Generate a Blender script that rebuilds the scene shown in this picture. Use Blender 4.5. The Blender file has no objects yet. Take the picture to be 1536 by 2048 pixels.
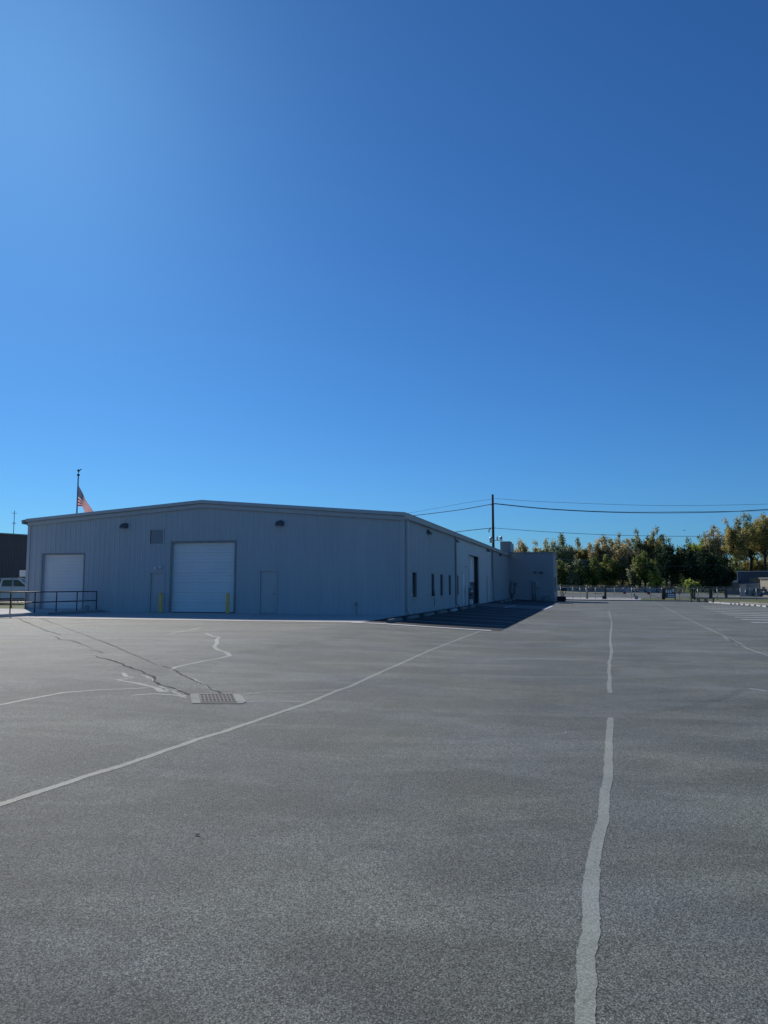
import bpy, bmesh, math, random
from math import radians as R, sin, cos, tan, atan, atan2, pi, sqrt
from mathutils import Vector, Matrix

# ------------------------------------------------------------------ camera, sky, sun
scene = bpy.context.scene
scene.render.resolution_x, scene.render.resolution_y = 768, 1024
FPX, HOR, EYE = 1500.0, 1172.0, 1.37
PITCH = atan((HOR - 1024) / FPX)
cam_d = bpy.data.cameras.new('camera'); cam = bpy.data.objects.new('camera', cam_d)
scene.collection.objects.link(cam); scene.camera = cam
cam_d.sensor_fit = 'VERTICAL'; cam_d.sensor_height = 36; cam_d.lens = 36 * FPX / 2048
cam_d.clip_end = 6000; cam_d.clip_start = 0.05
cam.location = (0, 0, EYE); cam.rotation_euler = (pi / 2 + PITCH, 0, 0)

SUN_AZ, SUN_EL = R(-28.3), R(34.3)          # azimuth clockwise from +Y
world = bpy.data.worlds.new('World'); scene.world = world; world.use_nodes = True
wn = world.node_tree.nodes; wl = world.node_tree.links
bg = wn['Background']; sky = wn.new('ShaderNodeTexSky'); sky.sky_type = 'NISHITA'
sky.sun_disc = False; sky.sun_elevation = SUN_EL; sky.sun_rotation = SUN_AZ
sky.air_density = 1.0; sky.dust_density = 0.3; sky.ozone_density = 3.0; sky.altitude = 100
hs = wn.new('ShaderNodeVectorMath'); hs.operation = 'MULTIPLY'; hs.inputs[1].default_value = (.265, .625, 1.035)   # deep clear-air blue
wl.new(sky.outputs[0], hs.inputs[0]); wl.new(hs.outputs[0], bg.inputs['Color'])
bg.inputs['Strength'].default_value = 0.083
sd = bpy.data.lights.new('sun', 'SUN'); so = bpy.data.objects.new('sun', sd); scene.collection.objects.link(so)
sd.energy = 3.6; sd.angle = R(0.53); sd.color = (1.0, 0.94, 0.85)
sdir = Vector((sin(SUN_AZ) * cos(SUN_EL), cos(SUN_AZ) * cos(SUN_EL), sin(SUN_EL)))
so.rotation_euler = sdir.to_track_quat('Z', 'Y').to_euler(); so.location = sdir * 50
scene.view_settings.view_transform = 'Standard'; scene.view_settings.look = 'None'
scene.view_settings.exposure = 0.0; scene.view_settings.gamma = 1.0
random.seed(7)

# ------------------------------------------------------------------ geometry of the place
def ray(px, py):
    a = (px - 768) / FPX; b = (1024 - py) / FPX
    return Vector((a, cos(PITCH) - sin(PITCH) * b, sin(PITCH) + cos(PITCH) * b))
def at_depth(px, py, d):
    r = ray(px, py); k = d / r.y
    return Vector((r.x * k, d, EYE + r.z * k))
_r = ray(808, 1231); _k = EYE / -_r.z
C0 = Vector((_r.x * _k, _r.y * _k, 0))       # near corner of the warehouse, floor level = 0
_v = ray(1183, HOR); YAW = atan2(_v.x, _v.y)
EU = Vector((cos(YAW), -sin(YAW), 0)); EV = Vector((sin(YAW), cos(YAW), 0))
def W(u, v, z=0.0): return C0 + EU * u + EV * v + Vector((0, 0, z))
def UV(p): q = p - C0; return q.dot(EU), q.dot(EV)
GK = [(-400, 0), (0, 0), (1, -.03), (2.5, -.105), (4.5, -.2), (6, -.255), (8, -.29), (14, -.31), (22, -.40), (40, -.46), (600, -.46)]
HK = [(-400, 0), (44, 0), (48, -.04), (60, -.18), (66, -.22), (74, -.12), (90, -.02), (150, .3), (200, .6), (1200, 1.0)]
def _pl(K, x):
    if x <= K[0][0]: return K[0][1]
    for (a, za), (b, zb) in zip(K, K[1:]):
        if x <= b: return za + (zb - za) * (x - a) / (b - a)
    return K[-1][1]
def T(u, v): return _pl(GK, u) + _pl(HK, v)
def G(px, py, off=0.0):
    r = ray(px, py); z = -.2
    if r.z > -0.0008: r.z = -0.0008
    for _ in range(25):
        k = (z - EYE) / r.z; p = Vector((r.x * k, r.y * k, z)); z = .5 * z + .5 * T(*UV(p))
    return Vector((p.x, p.y, z + off))
def FP(px, py):                              # pixel on the front wall -> (u, z)
    r = ray(px, py); o = Vector((0, 0, EYE)) - C0
    k = -o.dot(EV) / r.dot(EV); p = o + r * k; return p.dot(EU), p.z
def SP(px, py, u=0.0):                       # pixel on a wall along v -> (v, z)
    r = ray(px, py); o = Vector((0, 0, EYE)) - C0
    k = (u - o.dot(EU)) / r.dot(EU); p = o + r * k; return p.dot(EV), p.z
def VPp(px, py, v):                          # pixel on a wall facing front at v -> (u, z)
    r = ray(px, py); o = Vector((0, 0, EYE)) - C0
    k = (v - o.dot(EV)) / r.dot(EV); p = o + r * k; return p.dot(EU), p.z

# ------------------------------------------------------------------ mesh helper
class MB:
    def __init__(s): s.v = []; s.f = []; s.sm = []; s.mi = []; s.m = 0
    def add(s, vs, fs, smooth=False):
        n = len(s.v); s.v += [tuple(x) for x in vs]
        for f in fs: s.f.append(tuple(n + i for i in f)); s.sm.append(smooth); s.mi.append(s.m)
        return s
    def quad(s, a, b, c, d): return s.add([a, b, c, d], [(0, 1, 2, 3)])
    def box(s, x0, x1, y0, y1, z0, z1, bev=0.0):
        if bev <= 0:
            vs = [(x, y, z) for x in (x0, x1) for y in (y0, y1) for z in (z0, z1)]
            return s.add(vs, [(0, 1, 3, 2), (4, 6, 7, 5), (0, 4, 5, 1), (2, 3, 7, 6), (0, 2, 6, 4), (1, 5, 7, 3)])
        b = bmesh.new(); bmesh.ops.create_cube(b, size=1)
        for q in b.verts:
            q.co = ((x0 + x1) / 2 + q.co.x * (x1 - x0), (y0 + y1) / 2 + q.co.y * (y1 - y0), (z0 + z1) / 2 + q.co.z * (z1 - z0))
        bmesh.ops.bevel(b, geom=b.edges[:], offset=bev, segments=2, affect='EDGES', profile=.5)
        b.verts.index_update(); s.add([q.co[:] for q in b.verts], [[q.index for q in f.verts] for f in b.faces]); b.free(); return s
    def tube(s, pts, r, n=8, cap=True, smooth=True):
        pts = [Vector(p) for p in pts]
        if not isinstance(r, (list, tuple)): r = [r] * len(pts)
        vs = []; fs = []; last = None
        for i, p in enumerate(pts):
            t = (pts[min(i + 1, len(pts) - 1)] - pts[max(i - 1, 0)]).normalized()
            if last is None:
                a = t.cross(Vector((0, 0, 1)));
                if a.length < 1e-3: a = t.cross(Vector((0, 1, 0)))
            else: a = last - t * last.dot(t)
            a.normalize(); last = a; b = t.cross(a)
            for k in range(n):
                q = 2 * pi * k / n; vs.append(p + (a * cos(q) + b * sin(q)) * r[i])
        for i in range(len(pts) - 1):
            for k in range(n):
                fs.append((i * n + k, i * n + (k + 1) % n, (i + 1) * n + (k + 1) % n, (i + 1) * n + k))
        s.add(vs, fs, smooth)
        if cap:
            m = len(s.v) - len(vs)
            for rng in (range(n - 1, -1, -1), range(len(vs) - n, len(vs))):
                s.f.append(tuple(m + i for i in rng)); s.sm.append(False); s.mi.append(s.m)
        return s
    def prism(s, poly, axis, a0, a1):        # poly = 2D outline; axis 0/1/2 = extrusion axis
        def P(p, a):
            if axis == 0: return (a, p[0], p[1])
            if axis == 1: return (p[0], a, p[1])
            return (p[0], p[1], a)
        n = len(poly); vs = [P(p, a0) for p in poly] + [P(p, a1) for p in poly]
        fs = [tuple(range(n - 1, -1, -1)), tuple(range(n, 2 * n))] + [(i, (i + 1) % n, n + (i + 1) % n, n + i) for i in range(n)]
        return s.add(vs, fs)
    def lathe(s, prof, n=16, c=(0, 0, 0), smooth=True):
        vs = []; fs = []
        for (r, z) in prof:
            for k in range(n): q = 2 * pi * k / n; vs.append((c[0] + r * cos(q), c[1] + r * sin(q), c[2] + z))
        for i in range(len(prof) - 1):
            for k in range(n): fs.append((i * n + k, i * n + (k + 1) % n, (i + 1) * n + (k + 1) % n, (i + 1) * n + k))
        return s.add(vs, fs, smooth)
    def build(s, name, mat, parent=None, loc=None, rz=None, fix=True):
        me = bpy.data.meshes.new(name); me.from_pydata(s.v, [], s.f)
        me.polygons.foreach_set('use_smooth', s.sm)
        for m in (mat if isinstance(mat, (list, tuple)) else [mat]): me.materials.append(m)
        me.polygons.foreach_set('material_index', s.mi)
        if fix:
            b = bmesh.new(); b.from_mesh(me); bmesh.ops.recalc_face_normals(b, faces=b.faces[:]); b.to_mesh(me); b.free()
        me.update()
        o = bpy.data.objects.new(name, me); scene.collection.objects.link(o)
        if parent: o.parent = parent
        if loc is not None: o.location = loc
        if rz is not None: o.rotation_euler = (0, 0, rz)
        return o

def tag(o, label=None, cat=None, group=None, kind=None):
    if label: o['label'] = label
    if cat: o['category'] = cat
    if group: o['group'] = group
    if kind: o['kind'] = kind
    return o
def thing(name, label, cat, loc=(0, 0, 0), rz=0.0, group=None):
    o = bpy.data.objects.new(name, None); scene.collection.objects.link(o)
    o.empty_display_size = .3; o.location = loc; o.rotation_euler = (0, 0, rz)
    return tag(o, label, cat, group)
def kids(o): return [c for c in scene.objects if c.parent == o]
def copy_thing(o, loc, rz, label, parent=None):
    c = o.copy(); scene.collection.objects.link(c); c.location = loc; c.rotation_euler = (0, 0, rz)
    if label: c['label'] = label
    for k in kids(o):
        d = k.copy(); scene.collection.objects.link(d); d.parent = c
        for g in kids(k): e = g.copy(); scene.collection.objects.link(e); e.parent = d
    return c

# ------------------------------------------------------------------ materials
def newmat(name):
    m = bpy.data.materials.new(name); m.use_nodes = True
    return m, m.node_tree.nodes, m.node_tree.links, m.node_tree.nodes['Principled BSDF']
def mat(name, col, rough=.6, metal=0.0, var=.12, vs=3.0, bump=0.0, bs=60.0, emit=None, stretch=None, dark=None, spec=None):
    m, N, L, P = newmat(name)
    P.inputs['Roughness'].default_value = rough; P.inputs['Metallic'].default_value = metal
    if spec is not None: P.inputs['Specular IOR Level'].default_value = spec
    tc = N.new('ShaderNodeTexCoord'); mp = N.new('ShaderNodeMapping'); L.new(tc.outputs['Object'], mp.inputs[0])
    if stretch: mp.inputs['Scale'].default_value = stretch
    n1 = N.new('ShaderNodeTexNoise'); n1.inputs['Scale'].default_value = vs; n1.inputs['Detail'].default_value = 6
    n1.inputs['Roughness'].default_value = .65
    L.new(mp.outputs[0], n1.inputs['Vector'])
    rp = N.new('ShaderNodeValToRGB'); L.new(n1.outputs['Fac'], rp.inputs[0])
    lo = dark if dark else tuple(c * (1 - var) for c in col); hi = tuple(min(1, c * (1 + var)) for c in col)
    rp.color_ramp.elements[0].position = .3; rp.color_ramp.elements[0].color = (*lo, 1)
    rp.color_ramp.elements[1].position = .7; rp.color_ramp.elements[1].color = (*hi, 1)
    L.new(rp.outputs[0], P.inputs['Base Color'])
    if bump > 0:
        n2 = N.new('ShaderNodeTexNoise'); n2.inputs['Scale'].default_value = bs; n2.inputs['Detail'].default_value = 3
        L.new(tc.outputs['Object'], n2.inputs['Vector'])
        b = N.new('ShaderNodeBump'); b.inputs['Strength'].default_value = bump; b.inputs['Distance'].default_value = .01
        L.new(n2.outputs['Fac'], b.inputs['Height']); L.new(b.outputs[0], P.inputs['Normal'])
    if emit: P.inputs['Emission Color'].default_value = (*emit, 1); P.inputs['Emission Strength'].default_value = 1
    return m

def asphalt(name, base, blotch=1.0, grain=1.0, rough=.70, tint=0.0):
    m, N, L, P = newmat(name)
    geo = N.new('ShaderNodeNewGeometry'); pos = geo.outputs['Position']
    def noise(sc, det=4, ro=.6, vec=None, dist=0):
        n = N.new('ShaderNodeTexNoise'); n.inputs['Scale'].default_value = sc; n.inputs['Detail'].default_value = det
        n.inputs['Roughness'].default_value = ro; n.inputs['Distortion'].default_value = dist
        L.new(vec or pos, n.inputs['Vector']); return n.outputs['Fac']
    def mr(x, a, b, c, d):
        q = N.new('ShaderNodeMapRange'); q.inputs[1].default_value = a; q.inputs[2].default_value = b
        q.inputs[3].default_value = c; q.inputs[4].default_value = d; L.new(x, q.inputs[0]); return q.outputs[0]
    def mul(a, b):
        q = N.new('ShaderNodeMath'); q.operation = 'MULTIPLY'; L.new(a, q.inputs[0]); L.new(b, q.inputs[1]); return q.outputs[0]
    big = mr(noise(.16, 5, .62, dist=.4), .36, .64, 1 - .14 * blotch, 1 + .22 * blotch)
    mp = N.new('ShaderNodeMapping'); mp.inputs['Scale'].default_value = (.5, 1.15, 1); mp.inputs['Rotation'].default_value = (0, 0, R(24))
    L.new(pos, mp.inputs[0])
    streak = mr(noise(.8, 6, .68, mp.outputs[0], .6), .42, .62, 1 - .12 * blotch, 1 + .26 * blotch)
    mid = mr(noise(2.6, 5, .7), .3, .7, 1 - .08 * blotch, 1 + .08 * blotch)
    vo = N.new('ShaderNodeTexVoronoi'); vo.inputs['Scale'].default_value = 145; L.new(pos, vo.inputs['Vector'])
    stone = N.new('ShaderNodeRGBToBW'); L.new(vo.outputs['Color'], stone.inputs[0])
    st = mr(stone.outputs[0], .2, .8, 1 - .6 * grain, 1 + .6 * grain)
    fine = mr(noise(330, 2, .5), .32, .68, 1 - .6 * grain, 1 + .6 * grain)
    pit = mr(vo.outputs['Distance'], .35, .75, 1.0, 1 - .45 * grain)
    coarse = mr(noise(85, 3, .6), .32, .68, 1 - .35 * grain, 1 + .35 * grain)
    val = mul(mul(mul(big, streak), mul(mid, st)), mul(mul(fine, pit), coarse))
    cm = N.new('ShaderNodeMix'); cm.data_type = 'RGBA'
    cm.inputs['A'].default_value = (base * .93, base * 1.0, base * .91, 1)
    cm.inputs['B'].default_value = (base * 1.02, base * 1.07, base * .87, 1)
    L.new(mr(noise(.45, 4, .6), .38, .62, 0, 1), cm.inputs['Factor'])
    sc = N.new('ShaderNodeVectorMath'); sc.operation = 'SCALE'
    L.new(cm.outputs['Result'], sc.inputs[0]); L.new(val, sc.inputs['Scale'])
    L.new(sc.outputs[0], P.inputs['Base Color'])
    P.inputs['Roughness'].default_value = rough; P.inputs['Specular IOR Level'].default_value = .30
    b = N.new('ShaderNodeBump'); b.inputs['Strength'].default_value = .55 * grain; b.inputs['Distance'].default_value = .006
    bn = N.new('ShaderNodeMath'); bn.operation = 'ADD'; L.new(st, bn.inputs[0]); L.new(fine, bn.inputs[1])
    L.new(bn.outputs[0], b.inputs['Height']); L.new(b.outputs[0], P.inputs['Normal'])
    return m

M_asph = asphalt('asphalt', .218)
M_stall_shade = asphalt('asphalt_stall_shade', .016, .5, .8)  # stall asphalt made near black, the wall's shade put into its colour
M_trench = asphalt('asphalt_trench', .196, 1.0, .8)
M_road = asphalt('road_asphalt', .16, .6, .5)
M_mark = asphalt('tyre_mark', .185, 1.0, 1.0)
M_seal = asphalt('crack_sealant', .33, .5, .38)
M_conc = mat('concrete', (.52, .50, .46), .85, var=.16, vs=1.6, bump=.25, bs=80)
M_conc2 = mat('concrete_old', (.30, .29, .265), .9, var=.22, vs=2.3, bump=.3, bs=60)
M_line = mat('line_paint', (.74, .74, .72), .75, var=.22, vs=9, bump=.3, bs=120)
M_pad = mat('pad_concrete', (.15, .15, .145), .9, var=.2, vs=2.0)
M_linew = mat('line_paint_worn', (.42, .42, .43), .8, var=.3, vs=6, bump=.3, bs=120)
M_crack = mat('crack', (.022, .022, .022), .95, var=.3)
M_grass = mat('grass', (.13, .145, .045), .95, var=.35, vs=1.2, bump=.8, bs=40, dark=(.075, .09, .03))
M_dry = mat('dry_grass', (.27, .24, .12), .95, var=.3, vs=.8, bump=.8, bs=30, dark=(.16, .155, .07))
M_wall = mat('grey_metal_siding', (.47, .50, .52), .48, var=.05, vs=1.3, stretch=(1, 1, .12))
M_side = mat('grey_metal_siding_side', (.56, .57, .57), .45, var=.05, vs=.35, stretch=(1, 1, .25))
M_trim = mat('trim_paint', (.46, .48, .49), .4, var=.06)
M_trimd = mat('trim_dark', (.24, .25, .26), .4, var=.06)
M_roof = mat('roof_metal', (.34, .36, .37), .4, metal=.2, var=.06)
M_door = mat('overhead_door', (.78, .78, .78), .45, var=.04, vs=.8)
M_mand = mat('steel_door', (.48, .49, .5), .4, var=.04)
M_white = mat('white_paint', (.8, .8, .8), .5, var=.05)
M_dark = mat('dark_interior', (.012, .014, .018), .8, var=.2)
M_black = mat('black_metal', (.02, .021, .024), .45, var=.2)
M_bronze = mat('bronze_fixture', (.10, .105, .11), .4, var=.1)
M_yellow = mat('yellow_paint', (1.0, .52, .12), .5, var=.12, vs=8)
M_galv = mat('galvanised', (.42, .43, .43), .4, metal=.6, var=.15, vs=6)
M_wood = mat('weathered_wood', (.16, .115, .08), .85, var=.25, vs=5, stretch=(4, 4, .5), bump=.4)
M_pole = mat('pole_wood', (.055, .042, .034), .9, var=.25, vs=4, stretch=(4, 4, .3), bump=.4)
M_rust = mat('brown_siding', (.15, .12, .11), .6, var=.08, vs=1.0)
M_lens = mat('lamp_lens', (.35, .37, .38), .2, var=.05)
M_tan = mat('beige_wall', (.52, .45, .34), .8, var=.06)
M_navy = mat('navy_siding', (.045, .065, .095), .5, var=.08)
M_brick = mat('grey_brick', (.16, .14, .14), .85, var=.2, vs=4)
M_lgrey = mat('light_grey_siding', (.34, .36, .37), .6, var=.08)
M_blue = mat('blue_plastic', (.02, .05, .16), .4, var=.1)
M_red = mat('dark_red_sign', (.22, .02, .03), .5, var=.1)
M_bsign = mat('blue_grey_sign', (.16, .24, .32), .5, var=.08)
M_car = mat('white_car_paint', (.75, .76, .76), .25, var=.02, spec=.6)
M_rub = mat('rubber', (.018, .018, .018), .85, var=.2)
M_glass, N_, L_, P_ = newmat('dark_glass'); P_.inputs['Base Color'].default_value = (.012, .016, .022, 1); P_.inputs['Roughness'].default_value = .06; P_.inputs['Specular IOR Level'].default_value = .7
# painted concrete block: courses in the bump
M_block, N_, L_, P_ = newmat('painted_block')
tc = N_.new('ShaderNodeTexCoord'); mp = N_.new('ShaderNodeMapping'); L_.new(tc.outputs['Object'], mp.inputs[0])
sx = N_.new('ShaderNodeSeparateXYZ'); L_.new(mp.outputs[0], sx.inputs[0])
ad = N_.new('ShaderNodeMath'); L_.new(sx.outputs[0], ad.inputs[0]); L_.new(sx.outputs[1], ad.inputs[1])
cx = N_.new('ShaderNodeCombineXYZ'); L_.new(ad.outputs[0], cx.inputs[0]); L_.new(sx.outputs[2], cx.inputs[1])
bt = N_.new('ShaderNodeTexBrick'); bt.inputs['Scale'].default_value = 1; bt.inputs['Brick Width'].default_value = .4; bt.inputs['Row Height'].default_value = .2
bt.inputs['Mortar Size'].default_value = .008; bt.inputs['Color1'].default_value = (.35, .36, .37, 1); bt.inputs['Color2'].default_value = (.33, .34, .35, 1); bt.inputs['Mortar'].default_value = (.29, .30, .31, 1)
L_.new(cx.outputs[0], bt.inputs['Vector']); L_.new(bt.outputs[0], P_.inputs['Base Color'])
bb = N_.new('ShaderNodeBump'); bb.invert = True; bb.inputs['Strength'].default_value = .6; bb.inputs['Distance'].default_value = .01
L_.new(bt.outputs['Fac'], bb.inputs['Height']); L_.new(bb.outputs[0], P_.inputs['Normal']); P_.inputs['Roughness'].default_value = .6
# ------------------------------------------------------------------ draped sheets
def inv_frame(p): return UV(Vector((p[0], p[1], 0)))
def drape(name, polys, material, off, kind='structure', thick=0.0, label=None):
    b = bmesh.new()
    for poly in polys:
        vs = [b.verts.new((p[0], p[1], 0)) for p in poly]; b.faces.new(vs)
    def cut(n, val):
        co = C0 + n * val
        bmesh.ops.bisect_plane(b, geom=b.verts[:] + b.edges[:] + b.faces[:], plane_co=(co.x, co.y, 0), plane_no=n, dist=1e-5)
    us = [inv_frame(v.co)[0] for v in b.verts]; ws = [inv_frame(v.co)[1] for v in b.verts]
    for k, _ in GK:
        if min(us) < k < max(us): cut(EU, k)
    for k, _ in HK:
        if min(ws) < k < max(ws): cut(EV, k)
    for v in b.verts:
        u, w = inv_frame(v.co); v.co.z = T(u, w) + off
    bmesh.ops.recalc_face_normals(b, faces=b.faces[:])
    for f in b.faces:
        if f.normal.z < 0: f.normal_flip()
    if thick:
        top = b.faces[:]
        r = bmesh.ops.extrude_face_region(b, geom=top)
        nf = [g for g in r['geom'] if isinstance(g, bmesh.types.BMVert)]
        for v in nf: v.co.z -= thick
        bmesh.ops.recalc_face_normals(b, faces=b.faces[:])
    me = bpy.data.meshes.new(name); b.to_mesh(me); b.free(); me.materials.append(material)
    o = bpy.data.objects.new(name, me); scene.collection.objects.link(o)
    if kind: o['kind'] = kind
    if label: o['label'] = label
    return o
def wpoly(pts): return [tuple(W(u, v)[:2]) for u, v in pts]
def gpoly(pts): return [tuple(G(x, y)[:2]) for x, y in pts]

# ground sheet to the horizon, then the lot on top of it
drape('ground', [wpoly([(-380, -380), (590, -380), (590, 1190), (-380, 1190)])], M_dry, -.06)
far_edge = [(1085, 1198.5), (1122, 1199.8), (1165, 1201), (1282, 1202.2), (1400, 1203.4), (1425, 1203.8), (1480, 1205.8), (1536, 1209.5), (1620, 1216), (1800, 1236)]
fe = [tuple(G(*p)[:2]) for p in far_edge]
lot = [tuple(W(-60, -60)[:2]), tuple(W(60, -60)[:2]), tuple(W(60, 0)[:2])] + fe[::-1] + [tuple(W(4.5, 57)[:2]), tuple(W(-21.6, 57)[:2]), tuple(W(-21.6, -2)[:2]), tuple(W(-60, -2)[:2])]
drape('parking_lot', [lot], M_asph, 0.0)
# apron of concrete in front of the warehouse, pad at the side door, dark sheet painting the warehouse's shade over the stalls
drape('concrete_apron', [wpoly([(-60, -7.25), (.05, -7.25), (.05, .25), (-60, .25)])], M_conc, .010)
pv0 = SP(936, 1212)[0]; pv1 = SP(960, 1208)[0]
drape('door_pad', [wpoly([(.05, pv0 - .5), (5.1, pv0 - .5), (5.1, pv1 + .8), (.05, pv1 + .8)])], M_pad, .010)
drape('stall_shade_sheet', [wpoly([(.06, -7.05), (5.3, -7.05), (5.3, pv0 - .5), (.06, pv0 - .5)]),
      wpoly([(.06, pv1 + .8), (5.3, pv1 + .8), (5.3, 47.1), (.06, 47.1)])], M_stall_shade, .004)
# trench patch between the cracks
drape('trench_patch', [gpoly([(38, 1237), (70, 1234), (101, 1244), (172, 1271.4), (241, 1298), (312, 1329), (348, 1340), (400, 1365), (449, 1389),
      (382, 1391), (342, 1373.6), (304, 1360), (260, 1334), (215, 1319), (182, 1296), (120, 1270), (78, 1255)])], M_asph, .0015)

def ribbon(name, pts, material, off=.0025, jit=.12, step=.05, rough_edge=.22, kind='structure', seed=1):
    """pts: (px, py, width_m) centre line in picture terms laid onto the real ground"""
    rnd = random.Random(seed); P = [(G(x, y), w) for x, y, w in pts]; path = []
    for (a, wa), (b_, wb) in zip(P, P[1:]):
        d = (b_ - a).length; st = step if min(a.length, b_.length) < 14 else step * 4
        n = max(1, min(400, int(d / st)))
        for i in range(n): t = i / n; path.append((a.lerp(b_, t), wa + (wb - wa) * t))
    path.append(P[-1]); L = []; Rr = []; jl = jr = wob = 0
    for i, (p, w) in enumerate(path):
        q0 = path[max(i - 2, 0)][0]; q1 = path[min(i + 2, len(path) - 1)][0]; t = (q1 - q0); t.z = 0; t.normalize()
        n = Vector((t.y, -t.x, 0)); wob = .9 * wob + rnd.gauss(0, w * jit * .25)
        jl = .55 * jl + rnd.gauss(0, w * rough_edge * .16); jr = .55 * jr + rnd.gauss(0, w * rough_edge * .16)
        e = 1.0 if 0 < i < len(path) - 1 else .5
        for S, s_, j in ((L, -1, jl), (Rr, 1, jr)):
            q = p + n * (s_ * w * .5 * e + j + wob); u, v = UV(q); S.append((q.x, q.y, T(u, v) + off))
    m = MB()
    m.v = [x for pr in zip(L, Rr) for x in pr]; m.f = [(2 * i, 2 * i + 1, 2 * i + 3, 2 * i + 2) for i in range(len(L) - 1)]
    m.sm = [False] * len(m.f); m.mi = [0] * len(m.f)
    o = m.build(name, material, fix=False); o['kind'] = kind
    me = o.data
    if me.polygons and me.polygons[0].normal.z < 0: me.flip_normals()
    return o
def edges(L):                                  # list of (y, xl, xr)
    out = []
    for y, a, b in L:
        pa, pb = G(a, y), G(b, y); out.append(((a + b) / 2, y, (pb - pa).length * .93))
    return out
S = 'sealed_crack'
ribbon(S, edges([(2090, 1150, 1197), (2048, 1151.4, 1196), (1994, 1152.5, 1196), (1950, 1152.5, 1194), (1917, 1153, 1192), (1895, 1157, 1197), (1862, 1162, 1200.7), (1819, 1164.5, 1199.6),
  (1775, 1165, 1201), (1731, 1171, 1200.7), (1698, 1178, 1205), (1655, 1188.6, 1213.8), (1640, 1196, 1220), (1600, 1197.4, 1219.3), (1560, 1205, 1225), (1530, 1207, 1226), (1480, 1211, 1226), (1447, 1213, 1228), (1435, 1216, 1227)]), M_seal, step=.012, seed=2, rough_edge=.10, jit=.06)
ribbon(S, edges([(1386, 1215, 1225), (1370, 1214.4, 1223.5), (1355, 1217, 1224), (1342, 1215, 1222), (1329, 1217, 1223), (1326, 1214, 1221), (1318, 1218, 1224), (1302, 1220, 1226.6), (1290, 1219, 1224), (1282, 1218.6, 1222.6),
  (1271, 1218.6, 1222.6), (1254, 1221, 1224.6), (1242.6, 1222, 1224), (1228, 1218, 1220), (1221, 1217, 1218.6)]), M_seal, seed=3)
diag = [(-20, 1616), (0, 1609), (65, 1588), (130, 1566.7), (195, 1545.5), (244, 1531), (293, 1514.6), (325.5, 1503), (358, 1492), (390.6, 1480.4), (423, 1470.6), (456, 1461.5), (498, 1446), (519, 1439), (560, 1425), (599.5, 1412),
  (623, 1402.8), (651.6, 1391), (677.6, 1380.6), (698.4, 1374), (740, 1354), (800, 1328), (860, 1301), (920, 1277.5), (962, 1262)]
ribbon(S, [(x, y, .075) for x, y in diag], M_seal, seed=4, step=.03, jit=.1)
ribbon(S, [(x, y, .06) for x, y in [(0, 1410.4), (65, 1397), (130, 1385), (195, 1380), (254, 1378), (299.5, 1375.6)]], M_seal, seed=5)
ribbon(S, [(x, y, w) for x, y, w in [(246, 1346, .06), (252, 1353, .08), (268, 1355.5, .05)]], M_seal, seed=6)
ribbon(S, [(x, y, w) for x, y, w in [(268, 1356, .04), (233, 1360, .06), (280, 1368, .07), (312.5, 1376, .08), (325, 1383, .14), (345, 1381.5, .10), (364, 1379, .04)]], M_seal, seed=7)
ribbon(S, [(x, y, .07) for x, y in [(260, 1391), (309, 1387.6), (358, 1391), (374, 1396)]], M_seal, seed=8)
ribbon(S, [(x, y, w) for x, y, w in [(412, 1266.8, .12), (425, 1272.5, .10), (438, 1275, .10), (433, 1279, .09), (434, 1287, .09), (427, 1293.4, .09), (435.4, 1300, .09), (453.6, 1305, .10), (459, 1311.6, .10), (440.6, 1316.8, .07),
  (404, 1323.3, .07), (373, 1330, .07), (349.5, 1335, .08), (341, 1341, .05)]], M_seal, seed=9)
ribbon(S, [(x, y, .09) for x, y in [(339, 1268), (356, 1264), (383, 1260), (404, 1254)]], M_seal, seed=10)
ribbon(S, [(x, y, .045) for x, y in [(482, 1389.7), (521, 1385), (560, 1383.8), (612, 1382), (672, 1380)]], M_seal, seed=11)
ribbon(S, [(x, y, .03) for x, y in [(589, 1390), (654, 1389.5)]], M_seal, seed=12)
ribbon(S, [(x, y, .045) for x, y in [(487, 1404), (521, 1402.8), (560, 1402.8), (616, 1404.6)]], M_seal, seed=13)
rseam = [(1305, 1203.5), (1317, 1208), (1355, 1228), (1384, 1242.6), (1412, 1255), (1446, 1271), (1469, 1285), (1497, 1298), (1534, 1310.7), (1580, 1330)]
ribbon(S, [(x, y, .07) for x, y in rseam], M_seal, seed=14)
for k in range(6):
    rr = random.Random(40 + k); x0 = 1446 + rr.uniform(0, 18)
    ribbon(S, [(x0 + i * rr.uniform(8, 11), 1276 + rr.uniform(-3, 3) + i * rr.uniform(3.6, 5), .035) for i in range(5)], M_seal, seed=60 + k, jit=.5)
ribbon(S, [(x, y, .03) for x, y in [(1284, 1298.5), (1341, 1301.3), (1401, 1304.5), (1489, 1306)]], M_seal, seed=15)
ribbon(S, [(x, y, .03) for x, y in [(1494.5, 1376.5), (1534, 1381.7)]], M_line, seed=16)
ribbon(S, [(x, y, .05) for x, y in [(1224, 1242.5), (1255, 1243)]], M_seal, seed=17)
ribbon(S, [(x, y, .05) for x, y in [(731, 1249), (770, 1256), (800, 1263)]], M_seal, seed=18)
ribbon(S, [(x, y, .03) for x, y in [(1357, 1322.5), (1369, 1323.2)]], M_seal, seed=19)
for i, (pts, w) in enumerate([([(470, 1306), (520, 1301), (590, 1289), (660, 1277), (740, 1266)], .45), ([(1250, 1432), (1320, 1422), (1400, 1410), (1450, 1394), (1500, 1374)], .16)]):
    ribbon('tyre_mark', [(x, y, w) for x, y in pts], M_mark, off=.0012, jit=.3, rough_edge=.9, step=.03, seed=120 + i)
K = 'open_crack'
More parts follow.
